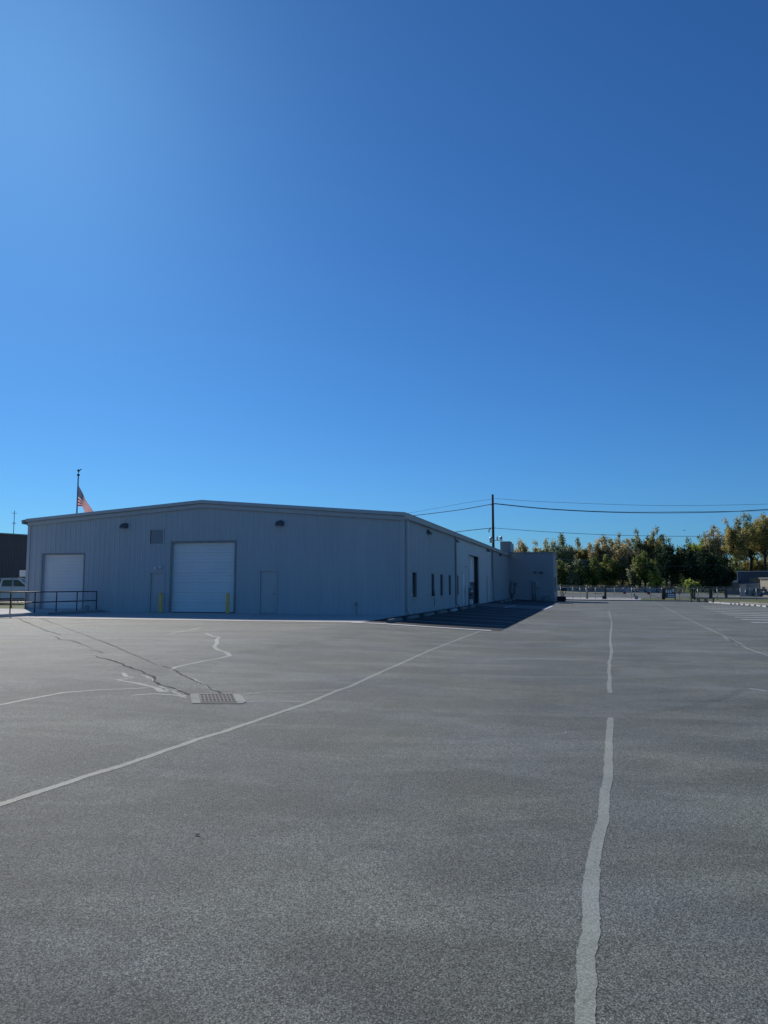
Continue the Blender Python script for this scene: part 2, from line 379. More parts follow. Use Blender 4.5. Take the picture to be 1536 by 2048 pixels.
for i, (pts, w) in enumerate([
    ([(20, 1232), (35, 1237), (52, 1245.4), (78, 1255), (94, 1261.7), (122, 1269.5)], .035), ([(109, 1273), (120, 1279), (143, 1281), (163, 1287.7), (182, 1295.5)], .03),
    ([(164, 1299), (195, 1302), (206, 1306.6)], .03),
    ([(190, 1311), (195, 1315), (215, 1319), (237.6, 1325), (260, 1334), (283, 1343.7), (306, 1354), (304, 1363), (316, 1369), (342, 1373.6), (364.6, 1382.8), (384, 1392)], .032),
    ([(71.6, 1233.7), (101, 1244), (140, 1259.7), (172.5, 1271.4), (205, 1283.5), (241, 1298), (276.7, 1312.8), (312.5, 1329)], .022),
    ([(326, 1332), (348, 1340.4), (374, 1353.5), (400, 1365), (426, 1379.5), (449, 1389)], .028),
    ([(1101, 2044), (1118, 2048), (1140, 2054)], .006), ([(1203, 1577), (1212, 1580), (1221, 1579)], .006)]):
    ribbon(K, [(x, y, w * (.5 + .8 * random.random())) for x, y in pts], M_crack, off=.0055, jit=1.2, step=.04, rough_edge=1.2, seed=80 + i)
ribbon(S, [(x, y, .05) for x, y in [(364, 1352), (385, 1361), (404, 1369), (425, 1381)]], M_seal, seed=90, jit=.9, rough_edge=.9)
ribbon(S, [(x, y, .05) for x, y in [(283, 1350), (303, 1360), (322, 1373), (352, 1384), (372, 1393)]], M_seal, seed=91, jit=.9, rough_edge=.9)

# ---- painted lines
def strip(name, u0, v0, u1, v1, w, material, off=.009):
    a = W(u0, v0); b = W(u1, v1); t = (b - a); t.z = 0; t.normalize(); n = Vector((t.y, -t.x, 0)) * w / 2
    return drape(name, [[tuple((a - n)[:2]), tuple((a + n)[:2]), tuple((b + n)[:2]), tuple((b - n)[:2])]], material, off)
strip('parking_line', -.2, -7.32, 5.0, -7.32, .36, M_line, .016)
strip('parking_line', .3, -6.9, 2.2, -7.0, .06, M_line, .016)
for v in (-4.0, -.7, 2.6, 5.95, 9.3, 12.6, 15.9): strip('parking_line', 1.1, v, 5.15, v, .15, M_linew)
for v in (29.4, 32.7, 36.0, 39.3, 42.6): strip('parking_line', 1.1, v, 5.15, v, .15, M_linew)
q0 = UV(G(1086, 1219.5)); q1 = UV(G(1104, 1212)); strip('parking_line', q0[0], q0[1], q1[0], q1[1], .28, M_line, .016)
q0 = UV(G(1009, 1215.5)); q1 = UV(G(1031, 1211.4)); strip('parking_line', q0[0], q0[1], q1[0], q1[1], .12, M_line, .016)
q0 = UV(G(1106, 1209)); q1 = UV(G(1118, 1205)); strip('parking_line', q0[0], q0[1], q1[0], q1[1], .14, M_line, .016)
for x, y in [(1404.4, 1213.8), (1411, 1216.6), (1420.6, 1219.8), (1431.8, 1223.2), (1442, 1226.4), (1453, 1230.2), (1468.4, 1234.3), (1482, 1239), (1501.4, 1244.7)]:
    u, v = UV(G(x, y)); strip('parking_line', u, v, u + 5.6, v - .6, .42, M_line)

# ---- far kerb, verge and the road beyond
fr = [G(*p) for p in far_edge]
def offset_path(P, d): 
    out = []
    for i, p in enumerate(P):
        t = P[min(i + 1, len(P) - 1)] - P[max(i - 1, 0)]; t.z = 0; t.normalize(); out.append(p + Vector((-t.y, t.x, 0)) * d)
    return out
k1 = offset_path(fr, .10); k2 = offset_path(fr, .0); KERB = .13
verge_end = [G(*p) for p in [(1060, 1196), (1122, 1196.2), (1165, 1196.6), (1282, 1197.6), (1400, 1198.6), (1425, 1198.8), (1480, 1199.5), (1536, 1200.5), (1620, 1204), (1800, 1219)]]
def band(name, A, B, material, off, thick): return drape(name, [[tuple(a[:2]) for a in (A[i], A[i + 1], B[i + 1], B[i])] for i in range(len(A) - 1)], material, off, thick=thick)
def merged(o):
    b = bmesh.new(); b.from_mesh(o.data); bmesh.ops.remove_doubles(b, verts=b.verts[:], dist=1e-4); b.to_mesh(o.data); b.free(); return o
band('kerb', k2, k1, M_conc2, KERB, 0.25)
band('pavement', k1[:4], verge_end[:4], M_conc, KERB - .012, .0)
band('grass_verge', k1[3:], verge_end[3:], M_grass, KERB - .008, .0)
ve = [tuple(p[:2]) for p in verge_end]
far_road = [(1060, 1184), (1180, 1184), (1300, 1184.5), (1400, 1185.5), (1500, 1189.5), (1560, 1190.5), (1700, 1196)]
drape('road', [ve + [tuple(G(*p)[:2]) for p in far_road[::-1]]], M_road, -.02)
for a, b, w in [((1085, 1190.2), (1330, 1191.5), .25), ((1180, 1186.8), (1345, 1187.4), .35), ((1400, 1191.8), (1520, 1193.5), .9), ((1290, 1186.5), (1400, 1187.5), .4)]:
    A, B = UV(G(*a)), UV(G(*b)); strip('road_line', A[0], A[1], B[0], B[1], w, M_line, -.010)
drape('lawn', [gpoly([(1362, 1185.2), (1400, 1185.5), (1452, 1187.8), (1474, 1188.5), (1440, 1180.5), (1362, 1180.5)])], M_grass, -.015)
drape('far_verge', [gpoly([(1040, 1184.2), (1362, 1184.6), (1362, 1179), (1040, 1178.6)])], M_dry, -.012)
drape('side_lawn', [wpoly([(-60, 2), (-21.7, 2), (-21.7, 20), (-60, 20)])], M_grass, .01)
drape('side_yard', [wpoly([(-60, 20), (-21.7, 20), (-21.7, 70), (-60, 70)])], M_road, .01)
# ------------------------------------------------------------------ warehouse
RZ = -YAW; UL = -21.1; VE1, VE2, VE3, VE4 = 13.5, 32.4, 47.2, 55.8; UR = -10.5; EAVE_R, EAVE_L, RIDGE = 4.72, 4.90, 5.62
WU = VPp(1108, 1190, VE3)[0]
wh = thing('warehouse', 'long low grey metal warehouse with shallow gable front and roll-up doors', 'warehouse', W(0, 0), RZ)
def roof_z(u): return EAVE_L + (RIDGE - EAVE_L) * (u - UL) / (UR - UL) if u < UR else RIDGE + (EAVE_R - RIDGE) * (u - UR) / (0 - UR)
def ribbed(m, s0, s1, P, topf, z0, openings, pitch=.305, depth=.032, phase=0.0, minor=.007):
    """P(s, o, z) -> local point; openings = (sa, sb, za, zb)"""
    br = {s0: 0.0, s1: 0.0}; prof = []
    s = s0 + phase
    while s < s1:
        for ds, o in ((-.045, 0), (-.022, depth), (.022, depth), (.045, 0), (.085, 0), (.10, minor), (.115, 0), (.19, 0), (.205, minor), (.22, 0)):
            if s0 < s + ds < s1: prof.append((s + ds, o))
        s += pitch
    prof = [(s0, 0)] + sorted(prof) + [(s1, 0)]
    def off(x):
        for (a, oa), (b, ob) in zip(prof, prof[1:]):
            if a <= x <= b: return oa + (ob - oa) * ((x - a) / (b - a) if b > a else 0)
        return 0
    xs = sorted(set([p[0] for p in prof] + [x for o in openings for x in o[:2]] + ([UR] if s0 < UR < s1 else [])))
    for a, b in zip(xs, xs[1:]):
        if b - a < 1e-5: continue
        mid = (a + b) / 2; segs = [(z0, None)]
        for (sa, sb, za, zb) in openings:
            if sa < mid < sb:
                new = []
                for (p, q) in segs:
                    qq = q if q is not None else 99
                    if zb <= p or za >= qq: new.append((p, q)); continue
                    if za > p: new.append((p, za))
                    if zb < qq: new.append((zb, q))
                segs = new
        oa, ob = off(a), off(b)
        for p, q in segs:
            qa = topf(a) if q is None else q; qb = topf(b) if q is None else q
            m.quad(P(a, oa, p), P(b, ob, p), P(b, ob, qb), P(a, oa, qa))
def rectF(x0, y0, x1, y1):
    u0, zt = FP(x0, y0); u1, _ = FP(x1, y0); _, zb = FP((x0 + x1) / 2, y1); zt = FP((x0 + x1) / 2, y0)[1]; return u0, u1, zb, zt
LD = rectF(86.5, 1109, 168.5, 1220); LD = (LD[0], LD[1], .16, LD[3])
BD = rectF(345, 1085, 470, 1225); BD = (BD[0], BD[1], .02, BD[3])
D1 = rectF(302, 1146, 329, 1225); D1 = (D1[0], D1[1], .03, D1[3])
D2 = rectF(521, 1142, 553, 1226); D2 = (D2[0], D2[1], .03, D2[3])
LV = rectF(301.5, 1060.5, 327.5, 1088)
def reveal(m, r, d, P):                       # sides of an opening
    a, b, z0, z1 = r
    m.quad(P(a, 0, z0), P(a, -d, z0), P(a, -d, z1), P(a, 0, z1)); m.quad(P(b, 0, z0), P(b, 0, z1), P(b, -d, z1), P(b, -d, z0))
    m.quad(P(a, 0, z1), P(a, -d, z1), P(b, -d, z1), P(b, 0, z1)); m.quad(P(a, 0, z0), P(b, 0, z0), P(b, -d, z0), P(a, -d, z0))
PF = lambda s, o, z: (s, -o, z)
PS = lambda s, o, z: (o, s, z)
m = MB(); ribbed(m, UL, 0, PF, lambda u: roof_z(u) - .05, -.02, [LD, BD, D1, D2, LV], phase=.2, depth=.026, minor=.014)
front = m.build('front_wall', M_wall, wh)
# side openings from the picture
wins = [(823.5, 831.5, 1146, 1195), (860.8, 867, 1148, 1192.5), (879.6, 884.2, 1149.2, 1191), (895.8, 900.2, 1150, 1190), (912.3, 915.6, 1151.5, 1189)]
wr = []
for x0, x1, y0, y1 in wins:
    va = SP(x0, y0)[0]; vb = SP(x1, y0)[0]; zt = SP(x0, y0)[1]; zb = SP(x0, y1)[1]; wr.append((va, vb, max(zb, .5), min(zt, 2.25)))
zt_ = sum(w[3] for w in wr) / 5; zb_ = sum(w[2] for w in wr) / 5; wr = [(a, b, zb_, zt_) for a, b, _, _ in wr]
MD = (SP(924.2, 1180)[0], SP(930, 1180)[0], .06, 2.2)
RD = (SP(939, 1180)[0], SP(956.4, 1180)[0], .02, SP(940, 1110)[1])
m = MB(); ribbed(m, 0, VE1, PS, lambda v: EAVE_R - .05, -.25, [w for w in wr if w[0] < VE1], phase=.2, depth=.06)
m.build('side_wall', M_side, wh)
m = MB(); ribbed(m, VE1, VE2, PS, lambda v: EAVE_R - .05, -.25, [w for w in wr if w[0] > VE1] + [MD, RD], pitch=.61, depth=.012, phase=.3, minor=.002)
m.build('side_wall', M_side, wh)
m = MB(); m.box(-.3, 0, VE2, VE3 + .3, -.5, EAVE_R - .03); m.box(UL, UL + .25, 0, VE3, -.2, EAVE_L - .1); m.build('block_wall', M_block, wh)
m = MB(); m.box(UL, WU, VE3, VE4, -.9, 4.86); wing = m.build('rear_wing', M_block, wh)
m = MB(); m.box(UL - .05, WU + .06, VE3 - .06, VE4 + .06, 4.86, 4.98); m.build('parapet_cap', M_trimd, wing)
# roof
m = MB(); ov = .10
for (ua, ub) in ((UL - .25, UR), (UR, .18)):
    za = roof_z(max(ua, UL)) - (.03 if ua < UL else 0); zb = roof_z(min(ub, 0)) - (.015 if ub > 0 else 0)
    a = [(ua, -.22, za), (ub, -.22, zb), (ub, VE3, zb), (ua, VE3, za)]; b = [(x, y, z + .09) for x, y, z in a]
    m.add(a + b, [(3, 2, 1, 0), (4, 5, 6, 7), (0, 1, 5, 4), (1, 2, 6, 5), (2, 3, 7, 6), (3, 0, 4, 7)])
roof = m.build('roof', M_roof, wh)
m = MB()                                       # rake fascia on the gable: two steps
for (ua, ub) in ((UL - .02, UR), (UR, .16)):
    for (y0, y1, d0, d1) in ((-.27, -.225, -.06, .105), (-.14, -.045, -.27, -.065)):
        za, zb = roof_z(max(ua, UL)), roof_z(min(ub, 0)) - (.01 if ub > 0 else 0)
        vs = [(ua, y0, za + d0), (ub, y0, zb + d0), (ub, y0, zb + d1), (ua, y0, za + d1), (ua, y1, za + d0), (ub, y1, zb + d0), (ub, y1, zb + d1), (ua, y1, za + d1)]
        m.add(vs, [(0, 1, 2, 3), (7, 6, 5, 4), (0, 4, 5, 1), (3, 2, 6, 7), (0, 3, 7, 4), (1, 5, 6, 2)])
m.build('rake_trim', M_trim, roof)
m = MB(); e = EAVE_R                            # box gutter along the side eave
m.prism([(.06, e - .22), (.20, e - .20), (.235, e + .02), (.26, e + .05), (.19, e + .05), (.06, e - .02)], 1, -.28, VE3 - .02)
m.build('gutter', M_trim, roof)
m = MB(); e = EAVE_L; m.prism([(UL - .05, e - .2), (UL - .2, e - .18), (UL - .26, e + .03), (UL - .05, e + .02)], 1, -.32, VE3); m.build('gutter', M_trimd, roof)
# corner trim + downspouts
m = MB(); m.box(-.16, .045, -.05, .09, -.15, EAVE_R - .22); m.build('corner_trim', M_trim, wh)
m = MB(); m.box(UL - .04, UL + .14, -.05, .05, -.02, EAVE_L - .2); m.build('corner_trim', M_trim, wh)
for v, dk in ((.22, -.12), (VE1, 0), (VE2, 0)):
    m = MB(); hv = .07 if v < 1 else .16; m.box(.05, .16, v - hv, v + hv, T(.1, v) + .22, EAVE_R - .2, bev=.012)
    m.prism([(.05, T(.1, v) + .30), (.16, T(.1, v) + .30), (.33, T(.1, v) + .08), (.30, T(.1, v) + .02)], 1, v - .07, v + .07)
    m.build('downspout', M_trimd if v > 1 else M_trim, wh)
m = MB(); m.box(.046, .075, VE1 + .08, VE1 + .2, -.15, EAVE_R - .22); m.build('corner_trim', M_trim, wh)
m = MB(); m.box(.035, .06, VE2 - .9, VE2 - .1, 0, 2.0); m.build('repair_panel', M_side, wh)
m = MB(); m.box(.035, .045, VE2 - 3.4, VE2 - 2.6, .1, 2.2); m.build('repair_panel', M_side, wh)

def sectional(parent, r, P, n, material, name='roll_up_door', d=.16, lines=2):
    a, b, z0, z1 = r; h = (z1 - z0) / n; m = MB()
    for i in range(n):
        z = z0 + i * h; prof = [(0, .02), (.012, 0)]
        for k in range(1, lines + 1):
            q = h * k / (lines + 1) * (1 if lines > 2 else 1.0); prof += [(q - .02, 0), (q - .008, .012), (q + .008, .012), (q + .02, 0)]
        prof += [(h - .012, 0), (h - .001, .02)]
        for (p, o), (q, o2) in zip(prof, prof[1:]):
            m.quad(P(a, -d - o, z + p), P(b, -d - o, z + p), P(b, -d - o2, z + q), P(a, -d - o2, z + q))
    return m.build(name, material, parent)
def frame(parent, r, P, w, d0, d1, material, sill=True, name='door_frame'):
    a, b, z0, z1 = r; m = MB()
    def bx(s0, s1, za, zb):
        p = P(s0, d0, za); q = P(s1, d1, zb); m.box(min(p[0], q[0]), max(p[0], q[0]), min(p[1], q[1]), max(p[1], q[1]), za, zb)
    bx(a - w, a, z0, z1 + w); bx(b, b + w, z0, z1 + w); bx(a, b, z1, z1 + w)
    if sill: bx(a - w, b + w, z0 - w * .7, z0)
    return m.build(name, material, parent)
for r in (LD, BD, D1, D2, LV): m = MB(); reveal(m, r, .2, PF); m.build('door_reveal' if r is not LV else 'vent_reveal', M_trim, front)
dr = sectional(wh, LD, PF, 16, M_door, lines=2); dr['label'] = 'finely ribbed pale roll-up door at the ramp'
frame(dr, LD, PF, .07, .035, -.02, M_trimd, sill=False)
dr = sectional(wh, BD, PF, 7, M_door); dr['label'] = 'large pale sectional overhead door'
frame(dr, BD, PF, .09, .036, -.02, M_trimd, sill=False)
m = MB(); m.box(BD[0], BD[1], .14, .17, .0, .06); m.build('bottom_seal', M_rub, dr)
for r, left in ((D1, False), (D2, False)):
    m = MB(); m.box(r[0] + .004, r[1] - .004, .05, .09, r[2] + .01, r[3] - .004, bev=.004); dd = m.build('entry_door', M_mand, wh)
    frame(dd, r, PF, .055, .036, -.01, M_mand, sill=False)
    m = MB(); hx = r[1] - .09; m.tube([(hx, .05, 1.0), (hx, -.02, 1.0)], .022); m.tube([(hx, -.02, 1.0), (hx - .13, -.025, .99)], .012); m.build('handle', M_galv, dd)
    m = MB(); m.box(r[0], r[1], -.03, .05, r[2] - .03, r[2] - .004); m.build('threshold', M_galv, dd)
# louvre
m = MB(); n = 8
for i in range(n):
    z = LV[2] + (LV[3] - LV[2]) * (i + .5) / n; m.prism([(-.03, z - .035), (-.022, z - .045), (.06, z + .04), (.052, z + .05)], 0, LV[0] + .03, LV[1] - .03)
lv = m.build('louvre_vent', M_mand, wh); frame(lv, LV, PF, .06, .05, -.04, M_trim, name='frame')
m = MB(); m.box(LV[0], LV[1], .1, .12, LV[2], LV[3]); m.build('backing', M_trimd, lv)
# side windows, door and roller opening
for r in wr:
    f = frame(wh, r, PS, .05, .038, -.06, M_trimd, name='window')
    m = MB(); a, b, z0, z1 = r; m.box(-.07, -.05, a, b, z0, z1); m.build('pane', M_glass, f)
    m = MB(); m.box(.02, .085, a - .05, b + .05, z0 - .09, z0 - .036); m.build('sill', M_trim, f)
m = MB(); m.box(-.05, -.012, MD[0], MD[1], MD[2], MD[3]); dd = m.build('entry_door', M_white, wh); dd['label'] = 'plain pale door in the side wall'
frame(dd, MD, PS, .05, .03, -.01, M_side, sill=False)
m = MB(); hy = MD[1] - .1; m.tube([(-.01, hy, 1.0), (.07, hy, 1.0), (.07, hy - .12, 1.0)], .014); m.build('handle', M_galv, dd)
m = MB(); reveal(m, RD, .45, PS); jm = m.build('opening_jambs', M_black, wh)
a, b, z0, z1 = RD
m = MB(); m.quad((-.45, a, z0), (-.45, b, z0), (-.45, b, z1), (-.45, a, z1)); m.build('dark_interior', M_dark, jm)
zc = SP(947, 1164)[1]
dr = sectional(wh, (a, b, zc, z1), PS, 4, M_white, d=.30); dr['label'] = 'half raised white roll-up door'
frame(dr, RD, PS, .08, .03, -.03, M_side, sill=False)
m = MB(); m.box(-.30, -.26, a, b, z0, zc - .01); m.build('screen', M_navy, dr)
for mm in (0,):
    m = MB(); m.box(-.44, .045, b + .001, b + .10, z0, z1); m.build('track_guard', M_black, dr)
# narrow dark windows in the wing end wall, mostly edge-on
vw = SP(1112, 1175, WU)[0]
for dv in (0.2, 1.5):
    m = MB(); m.box(WU - .02, WU + .012, VE3 + 1.2 + dv * 1.5, VE3 + 2.4 + dv * 1.5, .35, 2.3); f = m.build('window', M_glass, wing)
    m = MB(); m.box(WU, WU + .04, VE3 + 1.15 + dv * 1.5, VE3 + 1.2 + dv * 1.5, .3, 2.35); m.build('frame', M_trimd, f)

def wp(p): return W(*p)
# wall pack lights: one builder, copies share the mesh
def wallpack(label, u, v, z, rz, first=[None]):
    if first[0] is None:
        t = thing('wall_light', label, 'wall light', wp((u, v, z)), rz, 'wall lights under the eaves')
        m = MB(); m.prism([(-.0, .14), (-.06, .14), (-.31, -.12), (-.31, -.15), (0, -.15)], 0, -.22, .22); m.build('housing', M_bronze, t)
        m = MB(); m.box(-.19, .19, -.29, -.05, -.165, -.152); m.build('lens', M_lens, t)
        m = MB(); m.box(-.07, .07, -.02, .03, .14, .2); m.build('conduit_box', M_bronze, t)
        t.scale = (.82, .82, .82); first[0] = t; return t
    return copy_thing(first[0], wp((u, v, z)), rz, label)
for (x, y, lb) in ((251, 1052, 'dark wedge wall light high on the gable between ramp door and louvre vent'), (561.5, 1047, 'dark wedge wall light high on the gable to the right of the big overhead door')):
    u, z = FP(x, y); wallpack(lb, u, -.05, z, RZ)
for (x, y, lb) in ((861, 1064, 'dark wall light on the long side nearest the corner, above the narrow windows'), (915, 1080.5, 'dark wall light just past the middle downspout on the long side'),
                   (978.5, 1100.5, 'dark wall light just before the far downspout on the long side'), (1003, 1109.5, 'dark wall light on the block wall beneath the rooftop unit')):
    v, z = SP(x, y, .2); wallpack(lb, .02 if v > VE2 else .05, v, z, RZ + pi / 2)
v, z = SP(1114.5, 1117.5, WU + .15); wallpack('dark wall light on the end wall of the rear wing facing the aisle', WU + .01, v, z, RZ + pi / 2)
# small twin flood over the left entry door, and a single one on the side
u, z = FP(319, 1135); t = thing('flood_light', 'small white twin-head security light above the entry door left of the big overhead door', 'security light', wp((u, -.04, z)), RZ)
m = MB(); m.lathe([(.001, -.02), (.06, -.02), (.06, .02), (.001, .02)]); m.build('base', M_white, t)
for s_ in (-1, 1): m = MB(); m.tube([(s_ * .04, -.02, 0), (s_ * .1, -.10, .03 - (.06 if s_ < 0 else -.04)), (s_ * .15, -.2, -.04 + (.05 if s_ > 0 else 0))], [.02, .045, .075], n=10); m.build('lamp_head', M_white, t)
v, z = SP(930, 1133); t = thing('flood_light', 'small white light on the side wall above the plain pale door', 'security light', wp((.03, v, z)), RZ)
m = MB(); m.box(0, .06, -.07, .07, -.07, .07, bev=.01); m.tube([(.05, 0, 0), (.2, -.06, -.05)], [.04, .08], n=10); m.build('lamp_head', M_white, t)
# roof vent and rooftop unit
pu = at_depth(673, 1016, 46); uu, vv = UV(pu); t = thing('roof_vent', 'small cream capped vent on the roof above the gable', 'roof vent', wp((uu, vv, roof_z(uu) + .09)), RZ)
m = MB(); m.lathe([(.11, -.1), (.11, .42), (.13, .42)], 12); m.build('pipe', M_tan, t)
m = MB(); m.lathe([(.13, .40), (.165, .40), (.165, .58), (.12, .60), (.001, .62)], 12); m.build('cap', M_tan, t)
t = thing('rooftop_unit', 'square grey air handling unit standing on the roof at the back of the long side', 'air conditioner', wp((0, 0, 0)), RZ)
ua = -2.6; va0 = SP(1001, 1100, 0)[0]; h0 = EAVE_R + .1
pr = at_depth(999.5, 1084, 78); ur, vr = UV(pr); pr2 = at_depth(1021, 1084, 76.5); ur2, _ = UV(pr2)
t.location = wp(((ur + ur2) / 2, vr + .5, 4.6)); hw = (ur2 - ur) / 2; zt = pr.z - 4.6
m = MB(); m.box(-hw + .05, hw - .18, -.6, 1.6, .0, zt, bev=.02); cab = m.build('cabinet', M_navy if False else M_trimd, t)
m = MB(); m.box(hw - .175, hw, -.5, 1.5, .25, zt - .12, bev=.02)
for i in range(9): m.box(hw, hw + .015, -.45, 1.45, .3 + i * .09, .34 + i * .09)
m.build('coil_guard', M_galv, t)
m = MB(); m.box(-hw, hw - .14, -.64, 1.64, zt, zt + .05, bev=.01); m.build('lid', M_trimd, t)
# bollards
bol = None
for x, yb, lb in ((331, 1223.5, 'yellow steel bollard left of the big overhead door, by the entry door'), (464, 1226, 'yellow steel bollard at the right edge of the big overhead door')):
    u, _ = FP(x, 1200); 
    if bol is None:
        bol = thing('bollard', lb, 'bollard', wp((u, -.45, .01)), RZ, 'yellow bollards at the big door')
        m = MB(); m.lathe([(.09, 0), (.09, .95), (.075, .99), (.04, 1.015), (.001, 1.02)], 20); m.build('post', M_yellow, bol)
        m = MB(); m.lathe([(.13, 0), (.125, .02), (.092, .03)], 20); m.build('footing', M_conc2, bol)
    else: copy_thing(bol, wp((u, -.45, .01)), RZ, lb)
# ramp slab with its railings
t = thing('loading_ramp', 'low raised concrete ramp at the left roll-up door, its edge lit by the sun', 'ramp', wp((0, 0, 0)), RZ)
RU = -16.35
m = MB(); m.prism([(RU, .005), (RU, .13), (RU - .02, .145), (-24.5, .145), (-24.5, .005)], 1, -9.4, -.05); m.build('slab', M_conc, t)
m = MB(); m.prism([(RU + .01, .0), (RU + .6, .0), (RU + .01, .125)], 1, -4.0, -.05); m.build('side_fillet', M_conc2, t)
def railing(label, u, vs, far, zb=.14, h=.95):
    t = thing('railing', label, 'railing', wp((u, 0, zb)), RZ, 'dark pipe railings on the ramp')
    for v in vs:
        m = MB(); m.tube([(0, v, 0), (0, v, h)], .026); m.lathe([(.06, 0), (.06, .012), (.03, .014)], 12, c=(0, v, 0)); m.build('post', M_black, t)
    for z, n in ((h, 'top_rail'), (h * .5, 'middle_rail')):
        m = MB(); m.tube([(0, vs[0], z), (0, far, z)], .026); m.build(n, M_black, t)
    return t
rv = []
for x in (193, 154, 113, 70, 21): rv.append(SP(x, 1200, -16.5)[0])
railing('dark pipe railing along the near edge of the ramp by the left roll-up door', -16.5, rv + [rv[-1] - 1.5], rv[-1] - 2.4)
railing('dark pipe railing along the outer edge of the ramp beside the building corner', -21.0, [-.12, -2.0, -4.0, -6.0], -8.5)
# small fittings on the front wall
u, z = FP(176, 1213); t = thing('hose_tap', 'small tap with coiled hose low on the wall beside the ramp railing', 'tap', wp((u, -.04, z)), RZ)
m = MB(); m.tube([(0, 0, 0), (0, -.12, 0), (0, -.14, -.06)], .018); m.lathe([(.001, .0), (.04, .0), (.04, .012)], 10, c=(0, -.1, .03)); m.build('spout', M_galv, t)
m = MB(); m.tube([(.1 * cos(q) + .05, -.1 - .02 * sin(q * 3), .1 * sin(q) - .05) for q in [i * .5 for i in range(26)]], .012); m.build('hose', M_black, t)
u, z = FP(713, 1208); t = thing('outlet_box', 'small grey electrical outlet box low on the front wall right of the far entry door', 'outlet box', wp((u, -.036, z)), RZ)
m = MB(); m.box(-.06, .06, -.06, 0, -.08, .08, bev=.008); m.build('box', M_trimd, t); m = MB(); m.tube([(.02, -.02, -.08), (.02, -.02, -z + .02)], .012); m.build('conduit', M_trimd, t)
# utility meter cluster by the side roller door
v, z = SP(938.5, 1190, .3); t = thing('gas_meter', 'gas meter with pipes and white valve box standing beside the side roll-up door', 'gas meter', wp((.3, v, T(.3, v))), RZ)
m = MB(); m.tube([(0, -.2, 0), (0, -.2, 1.15), (.1, -.2, 1.2), (.1, .15, 1.2), (.1, .15, .7)], .03); m.tube([(0, .3, 0), (0, .3, .95), (.1, .15, .95)], .03); m.build('pipe', M_black, t)
m = MB(); m.lathe([(.001, -.17), (.13, -.15), (.16, 0), (.13, .15), (.001, .17)], 14, c=(.1, .12, 1.0)); m.build('meter_body', M_galv, t)
m = MB(); m.lathe([(.001, -.03), (.17, -.03), (.19, 0), (.17, .05), (.05, .08), (.04, .2), (.001, .2)], 16, c=(.1, -.2, 1.25)); m.build('regulator', M_galv, t)
m = MB(); m.box(0, .22, -.05, .25, .12, .46, bev=.03); m.build('valve_box', M_white, t)
v, z = SP(868.5, 1195, .05); t = thing('conduit_pipe', 'thin dark conduit low on the side wall right of the second narrow window', 'conduit', wp((.06, v, z - .45)), RZ)
m = MB(); m.tube([(0, 0, 0), (0, 0, .9)], .018); m.box(-.02, .04, -.04, .04, .55, .75); m.build('pipe', M_trimd, t)
# meter stack at the inner corner + conduits on the wing front
u, z = VPp(1025, 1185, VE3); t = thing('electric_meter', 'dark stack of utility meters and pipes in the inner corner before the rear wing', 'electric meter', wp((u, VE3 - .05, T(u, VE3))), RZ)
m = MB(); m.box(-.18, .18, -.28, 0, .65, 1.25, bev=.01); m.box(-.28, -.02, -.2, 0, 1.25, 1.6, bev=.01); m.build('cabinet', M_trimd, t)
m = MB(); m.tube([(-.12, -.1, 0), (-.12, -.1, 1.95)], .035); m.tube([(.22, -.1, .6), (.22, -.1, 1.75), (.45, -.08, 1.3)], .025); m.tube([(.05, -.1, 0), (.05, -.1, .7)], .03); m.build('pipe', M_black, t)
m = MB(); m.lathe([(.1, 0), (.1, .1), (.06, .12), (.001, .12)], 14, c=(.0, -.28, 1.4)); m.build('dial', M_lens, t)
u, z = VPp(1034, 1166.5, VE3); t = thing('junction_box', 'small dark box on the wing wall just right of the utility meters', 'junction box', wp((u, VE3 - .01, z)), RZ)
m = MB(); m.box(-.09, .09, -.1, 0, -.12, .12, bev=.01); m.build('box', M_trimd, t)
for i, (x0, y0, w_, mt, lb) in enumerate(((1064.5, 1162, .035, M_trimd, 'dark thin conduit, first of three pipes on the wing wall'), (1067, 1164.5, .05, M_lgrey, 'pale downpipe between two conduits on the wing wall'), (1071, 1164.5, .045, M_trimd, 'dark conduit right of the pale downpipe on the wing wall'))):
    u, z = VPp(x0, y0, VE3); t = thing('conduit_pipe', lb, 'conduit', wp((u, VE3 - .08, 0)), RZ)
    zb = T(u, VE3); m = MB(); m.tube([(0, 0, zb), (0, 0, z)], w_, n=10); m.build('pipe', mt, t)
    for zb_k in (z - .5, .3): m = MB(); m.box(-.08, .08, 0, .08, zb_k, zb_k + .04); m.build('bracket', M_trimd, t)
u, z = VPp(1075, 1170, VE3); t = thing('junction_box', 'small open bracketed box right of the pipes on the wing wall', 'junction box', wp((u, VE3 - .01, z)), RZ)
m = MB(); m.box(-.12, .12, -.12, 0, .02, .22, bev=.01); m.build('box', M_trim, t); m = MB(); m.box(-.14, .2, -.3, 0, -.26, -.22); m.box(-.14, -.1, -.3, -.26, -.22, .0); m.build('shelf', M_trim, t)
for x, lb, h in ((1071, 'smaller dark oval light high on the wing wall', .13), (1083, 'wider dark oval light high on the wing wall, right of the smaller one', .22)):
    u, z = VPp(x, 1145, VE3); t = thing('wall_light', lb, 'wall light', wp((u, VE3 - .0, z)), RZ)
    m = MB(); m.box(-h, h, -.22, 0, -.1, .1, bev=.05); m.build('housing', M_bronze, t); m = MB(); m.box(-h * .8, h * .8, -.2, -.03, -.112, -.101); m.build('lens', M_lens, t)
u, z = VPp(1095.5, 1196, VE3); t = thing('air_conditioner', 'small dark outdoor air conditioner at the foot of the wing wall', 'air conditioner', wp((u, VE3 - .6, T(u, VE3))), RZ)
m = MB(); m.box(-.32, .32, -.2, .2, .08, .55, bev=.03); m.build('cabinet', M_trimd, t)
